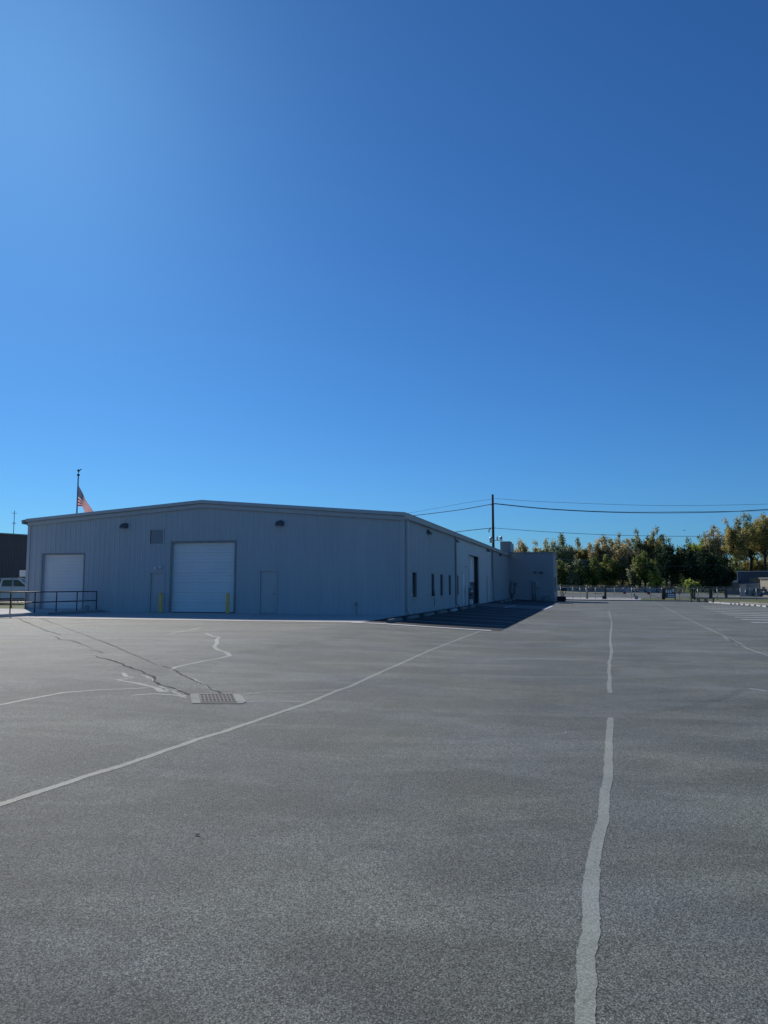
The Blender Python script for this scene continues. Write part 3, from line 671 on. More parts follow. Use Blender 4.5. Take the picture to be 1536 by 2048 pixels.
m = MB(); m.lathe([(.22, 0), (.22, .02), (.19, .02), (.19, 0)], 20, c=(0, 0, .55)); m.build('fan_guard', M_black, t); m = MB(); m.box(-.4, .4, -.3, .3, 0, .075); m.build('pad', M_conc2, t)

# wheel stops: concrete, chamfered, 1.85 m
def stopmesh(name, material):
    m = MB(); m.prism([(-.09, 0), (.09, 0), (.085, .06), (.05, .125), (-.05, .125), (-.085, .06)], 1, -.92, .92)
    for y in (-.6, .6): m.lathe([(.022, .127), (.001, .128)], 8, c=(0, y, 0))
    return m
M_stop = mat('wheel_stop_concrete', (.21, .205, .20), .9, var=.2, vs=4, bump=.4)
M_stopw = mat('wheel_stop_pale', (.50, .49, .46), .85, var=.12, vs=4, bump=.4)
sg = stopmesh('wheel_stop', M_stop); ord_ = ['first', 'second', 'third', 'fourth', 'fifth', 'sixth', 'seventh', 'eighth', 'ninth', 'tenth', 'eleventh', 'twelfth', 'thirteenth', 'fourteenth']
first = None; firstw = None
def place_stop(u, v, label, pale, group, rz=0):
    global first, firstw
    src = firstw if pale else first; loc = W(u, v, T(u, v) + .006)
    if src is None:
        o = sg.build('wheel_stop', M_stopw if pale else M_stop)
        if pale: firstw = o
        else: first = o
    else: o = src.copy(); scene.collection.objects.link(o)
    o.location = loc; o.rotation_euler = (0, 0, RZ + rz)
    a = atan((T(u + .1, v) - T(u - .1, v)) / .2)
    tag(o, label, 'wheel stop', group); return o
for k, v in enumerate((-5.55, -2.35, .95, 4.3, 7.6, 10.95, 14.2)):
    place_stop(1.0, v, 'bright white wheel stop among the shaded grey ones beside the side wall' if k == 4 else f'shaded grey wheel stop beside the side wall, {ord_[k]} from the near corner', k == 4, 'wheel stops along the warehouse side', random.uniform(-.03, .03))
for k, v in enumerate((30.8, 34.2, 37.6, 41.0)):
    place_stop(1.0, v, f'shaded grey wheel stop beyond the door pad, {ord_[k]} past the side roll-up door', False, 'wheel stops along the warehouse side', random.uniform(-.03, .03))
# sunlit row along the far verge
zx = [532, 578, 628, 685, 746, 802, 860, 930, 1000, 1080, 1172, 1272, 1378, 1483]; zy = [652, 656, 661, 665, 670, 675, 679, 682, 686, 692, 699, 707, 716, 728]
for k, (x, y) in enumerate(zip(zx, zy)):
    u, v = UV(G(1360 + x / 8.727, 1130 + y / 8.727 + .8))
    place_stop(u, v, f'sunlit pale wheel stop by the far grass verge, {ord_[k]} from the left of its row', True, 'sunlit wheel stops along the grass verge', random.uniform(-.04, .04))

# drain
NRM = (EU * .0475 + Vector((0, 0, 1))).normalized()
gc = G(435, 1397.5); ge = G(472, 1398) - G(400, 1398); gz = atan2(ge.y, ge.x)
t = thing('storm_drain', 'rusty rectangular storm drain grate set in a cracked concrete collar in the asphalt', 'storm drain', (gc.x, gc.y, gc.z + .004), gz)
hw = (G(470, 1398) - G(399, 1398)).length / 2; hd = .33
m = MB()
out = [(-hw - .11, -hd - .06), (hw + .06, -hd - .08), (hw + .13, -hd + .1), (hw + .09, hd + .05), (-hw - .05, hd + .07), (-hw - .12, hd + .0)]
inn = [(-hw, -hd), (hw, -hd), (hw, hd), (-hw, hd)]
vs = [(x, y, .0005) for x, y in out] + [(x, y, .001) for x, y in inn]
m.add(vs, [(0, 1, 7, 6), (1, 2, 7), (2, 3, 8, 7), (3, 4, 9, 8), (4, 5, 9), (5, 0, 6, 9)])
m.build('collar', asphalt('collar_concrete', .225, 1.2, .5), t)
m = MB(); nx, ny = 9, 3; gx = [-hw + .012 + (2 * hw - .024) * i / nx for i in range(nx + 1)]; gy = [-hd + .03 + (2 * hd - .06) * i / ny for i in range(ny + 1)]
for x in gx: m.box(x - .008, x + .008, -hd + .006, hd - .006, -.03, .009)
for y in gy:
    for a, b in zip(gx, gx[1:]): m.box(a + .0085, b - .0085, y - .02, y + .02, -.028, .0085)
m.build('grate', mat('grate_iron', (.17, .16, .15), .8, metal=.0, var=.2, vs=12), t)
m = MB(); m.box(-hw, hw, -hd, hd, -.6, -.05); m.build('pit', M_dark, t)
# dark sheet just proud of the asphalt paints the shade of an open pit
m = MB(); m.quad((-hw + .002, -hd + .002, .003), (hw - .002, -hd + .002, .003), (hw - .002, hd - .002, .003), (-hw + .002, hd - .002, .003)); m.build('pit_shade_sheet', M_dark, t)
t.rotation_mode = 'QUATERNION'; t.rotation_quaternion = Vector((0, 0, 1)).rotation_difference(NRM) @ Matrix.Rotation(gz, 3, 'Z').to_quaternion(); t.location.z += .003
# ------------------------------------------------------------------ flag pole
pb = at_depth(153.5, 1030, 58); gz0 = 0.0
t = thing('flagpole', 'slim flagpole with ball and eagle finial rising behind the warehouse roof', 'flagpole', (pb.x, pb.y, gz0))
H = at_depth(153.5, 953, 58).z
m = MB(); m.tube([(0, 0, 0), (0, 0, H)], [.075, .05], n=10); m.build('pole', M_galv, t)
m = MB(); m.lathe([(.001, H), (.09, H + .05), (.12, H + .12), (.09, H + .19), (.001, H + .24)], 12); m.build('ball', M_bronze, t)
m = MB(); m.tube([(0, 0, H + .22), (0, 0, H + .34)], .025)
m.lathe([(.001, 0), (.06, .05), (.075, .14), (.04, .24), (.001, .3)], 8, c=(0, 0, H + .3))
m.prism([(-.02, H + .38), (.02, H + .36), (.22, H + .56), (.24, H + .62), (.08, H + .54)], 1, -.02, .02); m.prism([(.0, H + .38), (-.03, H + .36), (-.12, H + .5), (-.10, H + .56)], 1, -.02, .02)
m.build('eagle', M_bronze, t)
# drooping flag: hoist on the pole, fly hanging down
fl = at_depth(155, 968, 58); k = 58 / 1500.0
def flag_pt(s, r):                           # s: 0 hoist .. 1 fly, r: 0 top .. 1 bottom, metres
    top = Vector((1.22 * s, 0, -2.12 * s ** .95)); bx = .5 * s / .4 if s < .4 else .5 + .45 * (s - .4) / .6; bz = -1.72 - (.04 * s / .4 if s < .4 else .04 + 1.35 * (s - .4) / .6)
    p = top.lerp(Vector((bx, 0, bz)), r); p.y += sin(s * 8 + r * 1.5) * .13 * min(1, s * 3); return p
M_flag, N, L, P = newmat('flag_cloth'); P.inputs['Roughness'].default_value = .85
tc = N.new('ShaderNodeUVMap'); sp = N.new('ShaderNodeSeparateXYZ'); L.new(tc.outputs[0], sp.inputs[0])
def mth(op, a, b=None):
    q = N.new('ShaderNodeMath'); q.operation = op
    for i, x in enumerate((a, b)):
        if x is None: continue
        if isinstance(x, (int, float)): q.inputs[i].default_value = x
        else: L.new(x, q.inputs[i])
    return q.outputs[0]
stripe = mth('LESS_THAN', mth('MODULO', mth('MULTIPLY', sp.outputs[1], 13.0), 2.0), 1.0)
canton = mth('MULTIPLY', mth('LESS_THAN', sp.outputs[0], .4), mth('LESS_THAN', sp.outputs[1], 7 / 13))
# staggered star grid: two offset lattices of small dots
def dots(ox, oy):
    a = mth('SUBTRACT', mth('MODULO', mth('ADD', mth('MULTIPLY', sp.outputs[0], 6 / .4), ox), 1.0), .5); b = mth('SUBTRACT', mth('MODULO', mth('ADD', mth('MULTIPLY', sp.outputs[1], 5 / (7 / 13)), oy), 1.0), .5)
    return mth('LESS_THAN', mth('ADD', mth('MULTIPLY', a, a), mth('MULTIPLY', b, b)), .045)
star = mth('MAXIMUM', dots(0, 0), dots(.5, .5))
c1 = N.new('ShaderNodeMix'); c1.data_type = 'RGBA'; c1.inputs['A'].default_value = (.78, .76, .74, 1); c1.inputs['B'].default_value = (.58, .005, .015, 1); L.new(stripe, c1.inputs['Factor'])
c2 = N.new('ShaderNodeMix'); c2.data_type = 'RGBA'; c2.inputs['A'].default_value = (.03, .04, .13, 1); c2.inputs['B'].default_value = (.4, .4, .45, 1); L.new(star, c2.inputs['Factor'])
c3 = N.new('ShaderNodeMix'); c3.data_type = 'RGBA'; L.new(c1.outputs['Result'], c3.inputs['A']); L.new(c2.outputs['Result'], c3.inputs['B']); L.new(canton, c3.inputs['Factor'])
L.new(c3.outputs['Result'], P.inputs['Base Color'])
tr = N.new('ShaderNodeBsdfTranslucent'); L.new(c3.outputs['Result'], tr.inputs[0]); mx = N.new('ShaderNodeMixShader'); mx.inputs[0].default_value = .4
L.new(P.outputs[0], mx.inputs[1]); L.new(tr.outputs[0], mx.inputs[2]); L.new(mx.outputs[0], N['Material Output'].inputs[0])
m = MB(); ns, nr = 40, 20; vs = [flag_pt(i / ns, j / nr) for i in range(ns + 1) for j in range(nr + 1)]
m.add(vs, [(i * (nr + 1) + j, (i + 1) * (nr + 1) + j, (i + 1) * (nr + 1) + j + 1, i * (nr + 1) + j + 1) for i in range(ns) for j in range(nr)], True)
fo = m.build('flag', M_flag, fix=False); fo.location = (fl.x + .02, fl.y, fl.z)
uvl = fo.data.uv_layers.new(name='UVMap')
for lp in fo.data.loops:
    i, j = divmod(lp.vertex_index, nr + 1); uvl.data[lp.index].uv = (i / ns, j / nr)
tag(fo, 'drooping red, white and blue striped flag with stars hanging from the flagpole', 'flag')

# ------------------------------------------------------------------ left background
DB = 72
pl = at_depth(-60, 1062, DB); pr_ = at_depth(75, 1066, DB + 6)
t = thing('brown_building', 'dark brown ribbed metal building behind the left corner of the warehouse', 'building', (pl.x, pl.y, 0), atan2(pr_.y - pl.y, pr_.x - pl.x))
Lb = (Vector(pr_[:2]) - Vector(pl[:2])).length; m = MB()
x = 0
prof = []
while x < Lb: prof += [(x, 0), (x + .12, 0), (x + .16, -.05), (x + .22, -.05)]; x += .3
for (a, oa), (b, ob) in zip(prof, prof[1:]): m.quad((a, oa, 0), (b, ob, 0), (b, ob, pl.z - .1), (a, oa, pl.z - .1))
m.box(0, Lb, .1, 14, 0, pl.z - .12); m.build('wall', M_rust, t)
m = MB(); m.prism([(-.2, pl.z - .12), (7, pl.z + .2), (14.2, pl.z - .12), (14.2, pl.z), (7, pl.z + .32), (-.2, pl.z)], 0, -.2, Lb + .2); m.build('roof', M_trimd, t)
m = MB(); m.box(0, Lb, -.12, -.055, 1.5, 1.75); m.build('trim_band', mat('grey_band', (.16, .15, .15), .7), t)
pa = at_depth(27, 1066, 84); t = thing('antenna_mast', 'thin antenna mast with short cross elements above the brown building', 'antenna', (pa.x, pa.y, 0))
ht = at_depth(27, 1021, 84).z; m = MB(); m.tube([(0, 0, 0), (0, 0, ht)], [.07, .035], n=6); m.build('mast', M_galv, t)
for z, w_ in ((ht - .3, .28), (ht - 1.4, .22), (ht - 1.5, .15)): m = MB(); m.tube([(-w_, 0, z), (w_, 0, z)], .03, n=5); m.build('element', M_galv, t)
ps = at_depth(44.5, 1147, 60); t = thing('small_sign', 'small white rectangular sign on a post beside the left building corner', 'sign', (ps.x, ps.y, 0), .2)
m = MB(); m.box(-.2, .25, -.02, 0, ps.z - .25, ps.z + .25, bev=.005); m.build('panel', M_white, t); m = MB(); m.box(-.26, -.21, -.03, .03, 0, ps.z + .28); m.build('post', M_black, t)

def chain_fence(name, label, A, B, h, post_xs, zf, post_h=None, barbed=True, pitch=.11, r=.0035, extra=0.0):
    A = Vector(A); B = Vector(B); Ln = (B - A).length; t = thing(name, label, 'fence', (A.x, A.y, 0), atan2(B.y - A.y, B.x - A.x))
    d = (B - A) / Ln
    def gz(x): q = A + d * x; return zf(*UV(Vector((q.x, q.y, 0))))
    for x in post_xs:
        m = MB(); z = gz(x); m.tube([(x, 0, z), (x, 0, z + (post_h or h) + .03)], .04, n=8); m.lathe([(.045, 0), (.03, .04), (.001, .06)], 8, c=(x, 0, z + (post_h or h) + .03)); m.build('post', M_galv, t)
        if barbed: m = MB(); m.tube([(x, 0, z + h), (x + .05, -.28, z + h + .3)], .018, n=5); m.build('barb_arm', M_galv, t)
    n = max(2, int(Ln / 4)); xs = [Ln * i / n for i in range(n + 1)]
    m = MB(); m.tube([(x, 0, gz(x) + h) for x in xs], .026, n=6); m.build('top_rail', M_galv, t)
    m = MB(); x = -h
    vs, fs = [], []
    while x < Ln:
        for sgn in (1, -1):
            x0, x1 = (x, x + h) if sgn > 0 else (x + h, x)
            if min(x0, x1) < 0 or max(x0, x1) > Ln: continue
            b0 = len(vs); z0 = gz(x0); z1 = gz(x1)
            for (xx, zz) in ((x0, z0), (x1, z1 + h)):
                vs += [(xx - r, -r, zz), (xx + r, -r, zz), (xx, r, zz)]
            for k in range(3): fs.append((b0 + k, b0 + (k + 1) % 3, b0 + 3 + (k + 1) % 3, b0 + 3 + k))
        x += pitch
    m.add(vs, fs); m.build('mesh_panel', M_galv, t)
    if barbed:
        for k in range(3):
            m = MB(); m.tube([(x, -.09 * (k + 1), gz(x) + h + .1 * (k + 1)) for x in xs], .008, n=4); m.build('barbed_wire', M_galv, t)
    return t
a0 = at_depth(-80, 1160, 48); a1 = at_depth(52, 1160, 48); hh = at_depth(0, 1157, 48).z
chain_fence('chain_link_fence', 'galvanised chain-link fence left of the warehouse with a white pickup behind it', (a0.x, a0.y, 0), (a1.x, a1.y, 0), hh, [(at_depth(25, 1160, 48).x - a0.x)], lambda u, v: 0.01, barbed=False, pitch=.14, r=.0025)

# white pickup behind the left fence
def pickup():
    c = at_depth(22, 1200, 57); t = thing('pickup_truck', 'white pickup truck parked behind the fence at the left edge, half hidden by the warehouse', 'pickup truck', (c.x + .2, c.y, 0.02), .05)
    m = MB(); prof = [(-2.9, .55), (-2.9, 1.15), (-2.8, 1.22), (-.7, 1.25), (-.55, 1.28), (1.35, 1.28), (1.5, 1.22), (2.5, 1.12), (2.8, 1.0), (2.85, .55), (2.35, .5), (2.3, .8), (1.95, 1.0), (1.6, .8), (1.5, .45), (-1.3, .45), (-1.4, .8), (-1.75, 1.0), (-2.1, .8), (-2.2, .5)]
    m.prism(prof, 1, -.95, .95); m.build('body', M_car, t)
    m = MB(); m.prism([(-.75, 1.285), (-.6, 1.90), (-.4, 1.96), (.55, 1.96), (.75, 1.9), (1.45, 1.285)], 1, -.82, .82); cabin = m.build('cabin', M_car, t)
    for s_ in (-1, 1):
        m = MB(); y0, y1 = (-.835, -.822) if s_ < 0 else (.822, .835); m.prism([(-.58, 1.33), (-.5, 1.8), (.2, 1.82), (.2, 1.33)], 1, y0, y1); m.prism([(.28, 1.33), (.28, 1.82), (.62, 1.8), (1.2, 1.33)], 1, y0, y1); m.build('window', M_glass, t)
        for x in (-1.75, 1.95):
            m = MB()
            ring = [(.40, -.12), (.42, -.1), (.42, .1), (.40, .12), (.25, .12), (.25, -.12)]; n = 20; vs = []; fs = []
            for (rr, yy) in ring:
                for k in range(n): q = 2 * pi * k / n; vs.append((x + rr * cos(q), s_ * .84 + yy, .42 + rr * sin(q)))
            for i in range(6):
                for k in range(n): fs.append((i * n + k, i * n + (k + 1) % n, ((i + 1) % 6) * n + (k + 1) % n, ((i + 1) % 6) * n + k))
            m.add(vs, fs, True); wh_ = m.build('wheel', M_rub, t)
            m = MB(); m.tube([(x, s_ * .84 - .06, .42), (x, s_ * .84 + .06, .42)], .25, n=16); m.build('rim', M_galv, wh_)
    m = MB(); m.prism([(.79, 1.88), (1.46, 1.30), (1.49, 1.30), (.82, 1.89)], 1, -.75, .75); m.build('windscreen', M_glass, t)
    m = MB(); m.box(2.82, 2.92, -.9, .9, .5, .75, bev=.02); m.build('bumper', M_galv, t)
pickup()

# ------------------------------------------------------------------ utility poles and wires
P1 = at_depth(987, 1092, 92); PW = P1.x
def upole(x, y, h, label):
    t = thing('utility_pole', label, 'utility pole', (x, y, 0)); m = MB(); m.tube([(0, 0, -.3), (0, 0, h)], [.19, .135], n=10); m.build('shaft', M_pole, t); return t
hp = at_depth(986.3, 989, 92).z
up = upole(PW - .02, 92, hp, 'tall dark wooden utility pole behind the far end of the warehouse')
zz = lambda y: at_depth(986, y, 92).z
m = MB(); m.tube([(-.35, 0, zz(1010)), (.2, 0, zz(1008))], .06, n=6); m.build('bracket', M_galv, up)
m = MB(); m.tube([(-.5, 0, zz(1056)), (.25, 0, zz(1056))], .05, n=6); m.build('bracket', M_galv, up)
m = MB(); m.tube([(-.3, 0, zz(1057)), (-.55, -.1, zz(1061)), (-.5, -.1, zz(1065))], .07, n=6); m.build('insulator', M_galv, up)
m = MB(); m.lathe([(.001, 0), (.2, .02), (.22, .1), (.22, .6), (.18, .7), (.001, .74)], 12, c=(-.28, -.25, zz(1086))); m.build('transformer', M_galv, up)
m = MB(); m.tube([(.15, 0, zz(1081)), (1.2, 0, zz(1081))], .04, n=6); m.lathe([(.001, 0), (.16, .02), (.18, .3), (.1, .45), (.001, .5)], 10, c=(.95, 0, zz(1080))); m.lathe([(.001, 0), (.08, 0), (.1, .3), (.03, .5)], 8, c=(.5, 0, zz(1081))); m.build('switch_gear', M_galv, up)
pr2 = at_depth(1860, 1100, 86); upR = upole(pr2.x, 86, hp - .3, 'wooden utility pole beyond the right end of the grass verge')
pl2 = at_depth(560, 1100, 74); upL = upole(pl2.x, 110, hp, 'wooden utility pole hidden behind the warehouse roof')
def wire(name, label, pts, r, cat='wire'):
    m = MB()
    P = [at_depth(*p) for p in pts]; out = []
    for i in range(len(P) - 1):                       # Catmull-Rom through the given points
        p0 = P[max(i - 1, 0)]; p1 = P[i]; p2 = P[i + 1]; p3 = P[min(i + 2, len(P) - 1)]
        for k in range(10):
            s_ = k / 10; out.append(.5 * ((2 * p1) + (p2 - p0) * s_ + (2 * p0 - 5 * p1 + 4 * p2 - p3) * s_ ** 2 + (3 * p1 - p0 - 3 * p2 + p3) * s_ ** 3))
    out.append(P[-1]); m.tube(out, r, n=5); return tag(m.build(name, M_black, fix=False), label, cat, 'overhead wires')
pR = lambda y: (1860, y, 86)
wire('overhead_wire', 'thin top wire running right from the top of the utility pole', [(989, 997, 92), (1100, 1004, 91.5), (1320, 1011, 90), (1536, 1008, 88), pR(996)], .018)
wire('overhead_cable', 'thick upper cable running right from the utility pole', [(988, 1007.5, 92), (1100, 1018.5, 91.5), (1240, 1025, 90.5), (1400, 1025, 89.5), (1536, 1018.5, 88), pR(990)], .042)
wire('overhead_cable', 'thinner upper cable just above the thick one towards the right edge', [(988, 1006.5, 92.3), (1100, 1017.5, 91.8), (1240, 1023.8, 90.8), (1400, 1023, 89.8), (1536, 1021, 88.3), pR(1005)], .022)
wire('overhead_wire', 'middle wire running right from the pole in front of the treetops', [(988, 1056, 92), (1100, 1064, 91.5), (1240, 1070.5, 90.5), (1400, 1072.5, 89.5), (1536, 1068.5, 88), pR(1050)], .026)
wire('overhead_cable', 'thick cable from the utility pole down to the left behind the warehouse roof', [(984, 1008, 92), (930, 1018, 94), (870, 1026, 97), (820, 1031.5, 99), (700, 1041, 104), (560, 1046, 110)], .042)
wire('overhead_wire', 'thin wire from the pole to the left above the thick cable', [(985, 998, 92), (930, 1006, 94), (870, 1017, 97), (810, 1027, 99), (700, 1040, 104), (560, 1047, 110)], .016)
wire('overhead_wire', 'lower wire from the pole to the left ending behind the warehouse eave', [(983, 1056, 92), (945, 1060, 93), (905, 1064.5, 95), (860, 1068, 97)], .04)
wire('overhead_wire', 'black wire crossing low in front of the dark trees', [(1000, 1126, 100), (1110, 1129.5, 100), (1320, 1132.5, 100), (1440, 1129.5, 100), (1536, 1125.5, 100), (1800, 1110, 100)], .034)
wire('overhead_wire', 'thin black wire high on the wing crossing to the trees', [(1114, 1118.5, 84), (1150, 1120, 90), (1180, 1120.5, 97)], .025)

# ------------------------------------------------------------------ far fence, gate, signs
zf = lambda u, v: T(u, v) + .10
fA = G(1095, 1196.5); fB = G(1640, 1203)
def fx(px):                                            # distance along fence for a picture column
    d = (fB - fA); d.z = 0; r = ray(px, 1172); k_ = (fA.x * d.y - fA.y * d.x) / (r.x * d.y - r.y * d.x); p = Vector((r.x * k_, r.y * k_, 0)); return (p - Vector((fA.x, fA.y, 0))).length, p
posts = [fx(x)[0] for x in (1121, 1145.5, 1160, 1172, 1190.5, 1229, 1263, 1300, 1350, 1395, 1434, 1480, 1512, 1560)]
chain_fence('chain_link_fence', 'long chain-link fence with barbed wire across the far end of the lot', (fA.x, fA.y, 0), (fB.x, fB.y, 0), 1.45, posts, zf, pitch=.13, r=.0045)
FZ = atan2(fB.y - fA.y, fB.x - fA.x)
def fpt(px, off=-.25): d, p = fx(px); n = Vector((sin(FZ), -cos(FZ), 0)); q = p + n * (-off); q.z = zf(*UV(q)); return q
def post(px, top, w, material, label, cat='post', name='wooden_post', cap=True):
    q = fpt(px); k_ = q.y / 1500 * 1.0; h = at_depth(px, top, q.y).z - q.z; t = thing(name, label, cat, q, FZ)
    m = MB(); m.tube([(0, 0, -.1), (.02, 0, h * .5), (0, 0, h)], [w * 1.05, w, w * .93], n=10); m.build('shaft', material, t)
    m = MB(); m.tube([(0, 0, h - .12), (0, 0, h - .06)], w * 1.12, n=10); m.build('band', M_galv, t); return t
M_tanpole = mat('tan_pole', (.30, .255, .20), .9, var=.2)
post(1173.5, 1170, .12, M_tanpole, 'tan wooden post in the far fence, second thick post from the wing')
post(1209.5, 1170.5, .15, M_pole, 'dark wooden post at the left end of the gate in the far fence')
post(1325.5, 1176, .22, M_pole, 'thick dark brown stump-like post left of the notice board')
post(1121.5, 1167.5, .07, M_wood, 'slim grey post beside the mailbox near the wing corner')
# gates: tube frame with a diagonal brace, hung between the posts
def gate(x0, x1, label):
    a = fpt(x0, -.1); b = fpt(x1, -.1); Lg = (Vector(b[:2]) - Vector(a[:2])).length; t = thing('gate', label, 'gate', a, atan2(b.y - a.y, b.x - a.x), 'chain-link gates in the far fence')
    m = MB(); h = 1.35; m.tube([(0, 0, .1), (Lg, 0, .1), (Lg, 0, h), (0, 0, h), (0, 0, .1)], .03, n=6); m.build('frame', M_galv, t)
    m = MB(); m.tube([(.2, 0, h - .05), (Lg - .1, 0, .15)], .022, n=5); m.build('brace', M_galv, t); return t
gate(1212, 1262, 'left leaf of the chain-link gate in the far fence'); gate(1267, 1320, 'right leaf of the chain-link gate beside the thick brown post')
def fsign(px, py, w, h, material, label, name='fence_sign', rot=0, marks=None):
    q = fpt(px, -.16); z = at_depth(px, py, q.y).z; t = thing(name, label, 'sign', (q.x, q.y, z), FZ); k_ = q.y / 1500
    m = MB(); m.box(-w * k_ / 2, w * k_ / 2, -.015, 0, -h * k_ / 2, h * k_ / 2)
    if rot:
        m.v = [(x * cos(rot) - z_ * sin(rot), y, x * sin(rot) + z_ * cos(rot)) for x, y, z_ in m.v]
    m.build('panel', material, t)
    m = MB()
    if marks:
        for (a, b, c, d) in marks: m.box(a * k_, b * k_, -.021, -.016, c * k_, d * k_)
        m.build('lettering', M_linew, t)
    else: m.box(-.03, .03, .0, .04, -.05, .05); m.build('clip', M_galv, t)
fsign(1248.5, 1185.5, 5, 5, M_red, 'small dark red square sign on the left gate leaf')
fsign(1296.5, 1186.3, 5, 5, M_red, 'small dark red square sign on the right gate leaf')
fsign(1254.5, 1181.3, 6.5, 6.5, M_bsign, 'blue-grey square sign beside the red one on the left gate leaf')
fsign(1296, 1180, 7, 4.5, M_bsign, 'blue-grey sign above the red one on the right gate leaf')
fsign(1245.8, 1176.6, 4.5, 1.3, M_white, 'small tilted white tag on the fence above the red sign, left gate leaf', rot=.8)
fsign(1266, 1177, 4.5, 1.3, M_white, 'small tilted white tag at the middle of the gate', rot=.8)
fsign(1294.5, 1174, 3.5, 1.6, M_white, 'small white tag above the blue-grey sign on the right gate leaf', rot=-.4)
# notice board
q = fpt(1338, -.3); k_ = q.y / 1500; t = thing('notice_board', 'dark notice board frame with white papers and a white lettered sign by the fence', 'notice board', q, FZ)
zc = lambda y: at_depth(1338, y, q.y).z - q.z
m = MB()
for x in (-11, 10): m.box(x * k_ - .07, x * k_ + .07, -.06, .06, -.05, zc(1175))
m.box(-11 * k_, 10 * k_, -.05, .05, zc(1176.5) - .02, zc(1176.5) + .06); m.build('frame', M_wood, t)
m = MB(); m.box(-11 * k_ + .08, 10 * k_ - .08, -.02, .02, zc(1196), zc(1177)); m.build('backboard', M_rust, t)
for (x0, x1, y0, y1) in ((-7.5, -5, 1179.5, 1185.5), (-3.5, -1, 1180, 1186), (.8, 3.3, 1180, 1186), (5.2, 9.8, 1177.8, 1184)):
    m = MB(); m.box(x0 * k_, x1 * k_, -.03, -.022, zc(y1), zc(y0)); m.build('paper', M_white, t)
m = MB(); m.box(-3.6 * k_, 10.5 * k_, -.045, -.03, zc(1194.5), zc(1188.3)); sp_ = m.build('sign_panel', M_white, t)
m = MB()
for i in range(13):
    x = -2.4 + i * .95; m.box(x * k_, (x + .6) * k_, -.05, -.046, zc(1192.2), zc(1190.3))
m.build('lettering', M_blue, sp_)
# round disc sign on fence
q = fpt(1358, -.2); t = thing('round_sign', 'grey round sign on a post right of the notice board', 'sign', q, FZ); k_ = q.y / 1500; z = at_depth(1358, 1184.5, q.y).z - q.z
m = MB(); m.tube([(0, -.01, z), (0, .02, z)], 3.8 * k_, n=20); m.build('disc', M_tanpole, t); m = MB(); m.box(-.04, .04, .021, .08, 0, z); m.build('post', M_galv, t)
# low guard rail benches near big tree
for i, (x0, x1) in enumerate(((1381, 1396), (1397, 1411), (1412, 1428))):
    q = at_depth((x0 + x1) / 2, 1196.5, 88 - i); q.z = T(*UV(q)) + .1; t = thing('low_bench', ['low dark bench under the big tree, left of the three', 'low dark bench under the big tree, middle of the three', 'low dark bench beside the big tree trunk, right of the three'][i], 'bench', q, -.1, 'low benches under the tree')
    hw = (x1 - x0) / 2 * q.y / 1500; m = MB(); m.box(-hw, hw, -.15, .15, .33, .39, bev=.01); m.build('seat', M_black, t)
    for s_ in (-1, 1): m = MB(); m.box(s_ * hw * .8 - .05, s_ * hw * .8 + .05, -.12, .12, 0, .33); m.box(s_ * hw * .8 - .14, s_ * hw * .8 + .14, -.16, .16, -.02, .05); m.build('leg', M_black, t)
# small things by the gate
q = fpt(1268, -.6); t = thing('gate_keypad', 'grey gate control cabinet with black keypad boxes near the middle of the gate', 'control box', q, FZ)
m = MB(); m.box(-.05, .05, -.05, .05, 0, 1.25); m.build('post', M_galv, t)
for x, z in ((-.1, 1.05), (.15, 1.05), (-.05, .55)): m = MB(); m.box(x - .07, x + .07, -.12, -.05, z - .13, z + .13, bev=.01); m.build('keypad', M_black, t)
m = MB(); m.box(.06, .36, -.2, .1, .0, .45, bev=.02); m.build('cabinet', M_bsign, t)
q = fpt(1206.5, .1); q = fpt(1206, -.5); t = thing('gate_motor', 'low dark gate motor box at the foot of the gate post', 'gate motor', q, FZ)
m = MB(); m.box(-.18, .18, -.2, .2, 0, .42, bev=.04); m.build('housing', M_black, t); m = MB(); m.box(-1.3, -.15, -.02, .02, .7, .75); m.build('arm', M_rust, t)
# mailbox + dark bin at the wing corner
mb = at_depth(1126, 1196, 86.5); u_, v_ = UV(mb); zb = T(u_, v_) + .1; t = thing('mailbox', 'black mailbox on a braced post by the corner of the rear wing', 'mailbox', (mb.x, mb.y, zb), RZ)
zt = at_depth(1126, 1178, 86.5).z - zb
m = MB(); m.box(-.05, .05, -.05, .05, 0, zt - .15); m.build('post', M_pole, t)
m = MB(); m.prism([(.04, zt - .75), (.10, zt - .75), (.42, zt - .25), (.34, zt - .25)], 1, -.03, .03); m.build('brace', M_pole, t)
m = MB(); m.prism([(-.14, zt - .22), (.14, zt - .22), (.14, zt + .02), (.09, zt + .1), (-.09, zt + .1), (-.14, zt + .02)], 1, -.28, .28)
m.v = [(y + .12, x, z) for x, y, z in m.v]; m.build('box', M_black, t)
bn = at_depth(1124, 1200, 81); u_, v_ = UV(bn); zb = T(u_, v_); t = thing('equipment_box', 'low black rounded equipment box at the corner of the rear wing', 'equipment box', (bn.x, bn.y, zb), RZ)
m = MB(); m.box(-.52, .42, -.4, .4, .05, .55, bev=.1); m.build('housing', M_rub, t); m = MB(); m.box(-.4, .3, -.3, .3, -.02, .06); m.build('base', M_black, t)
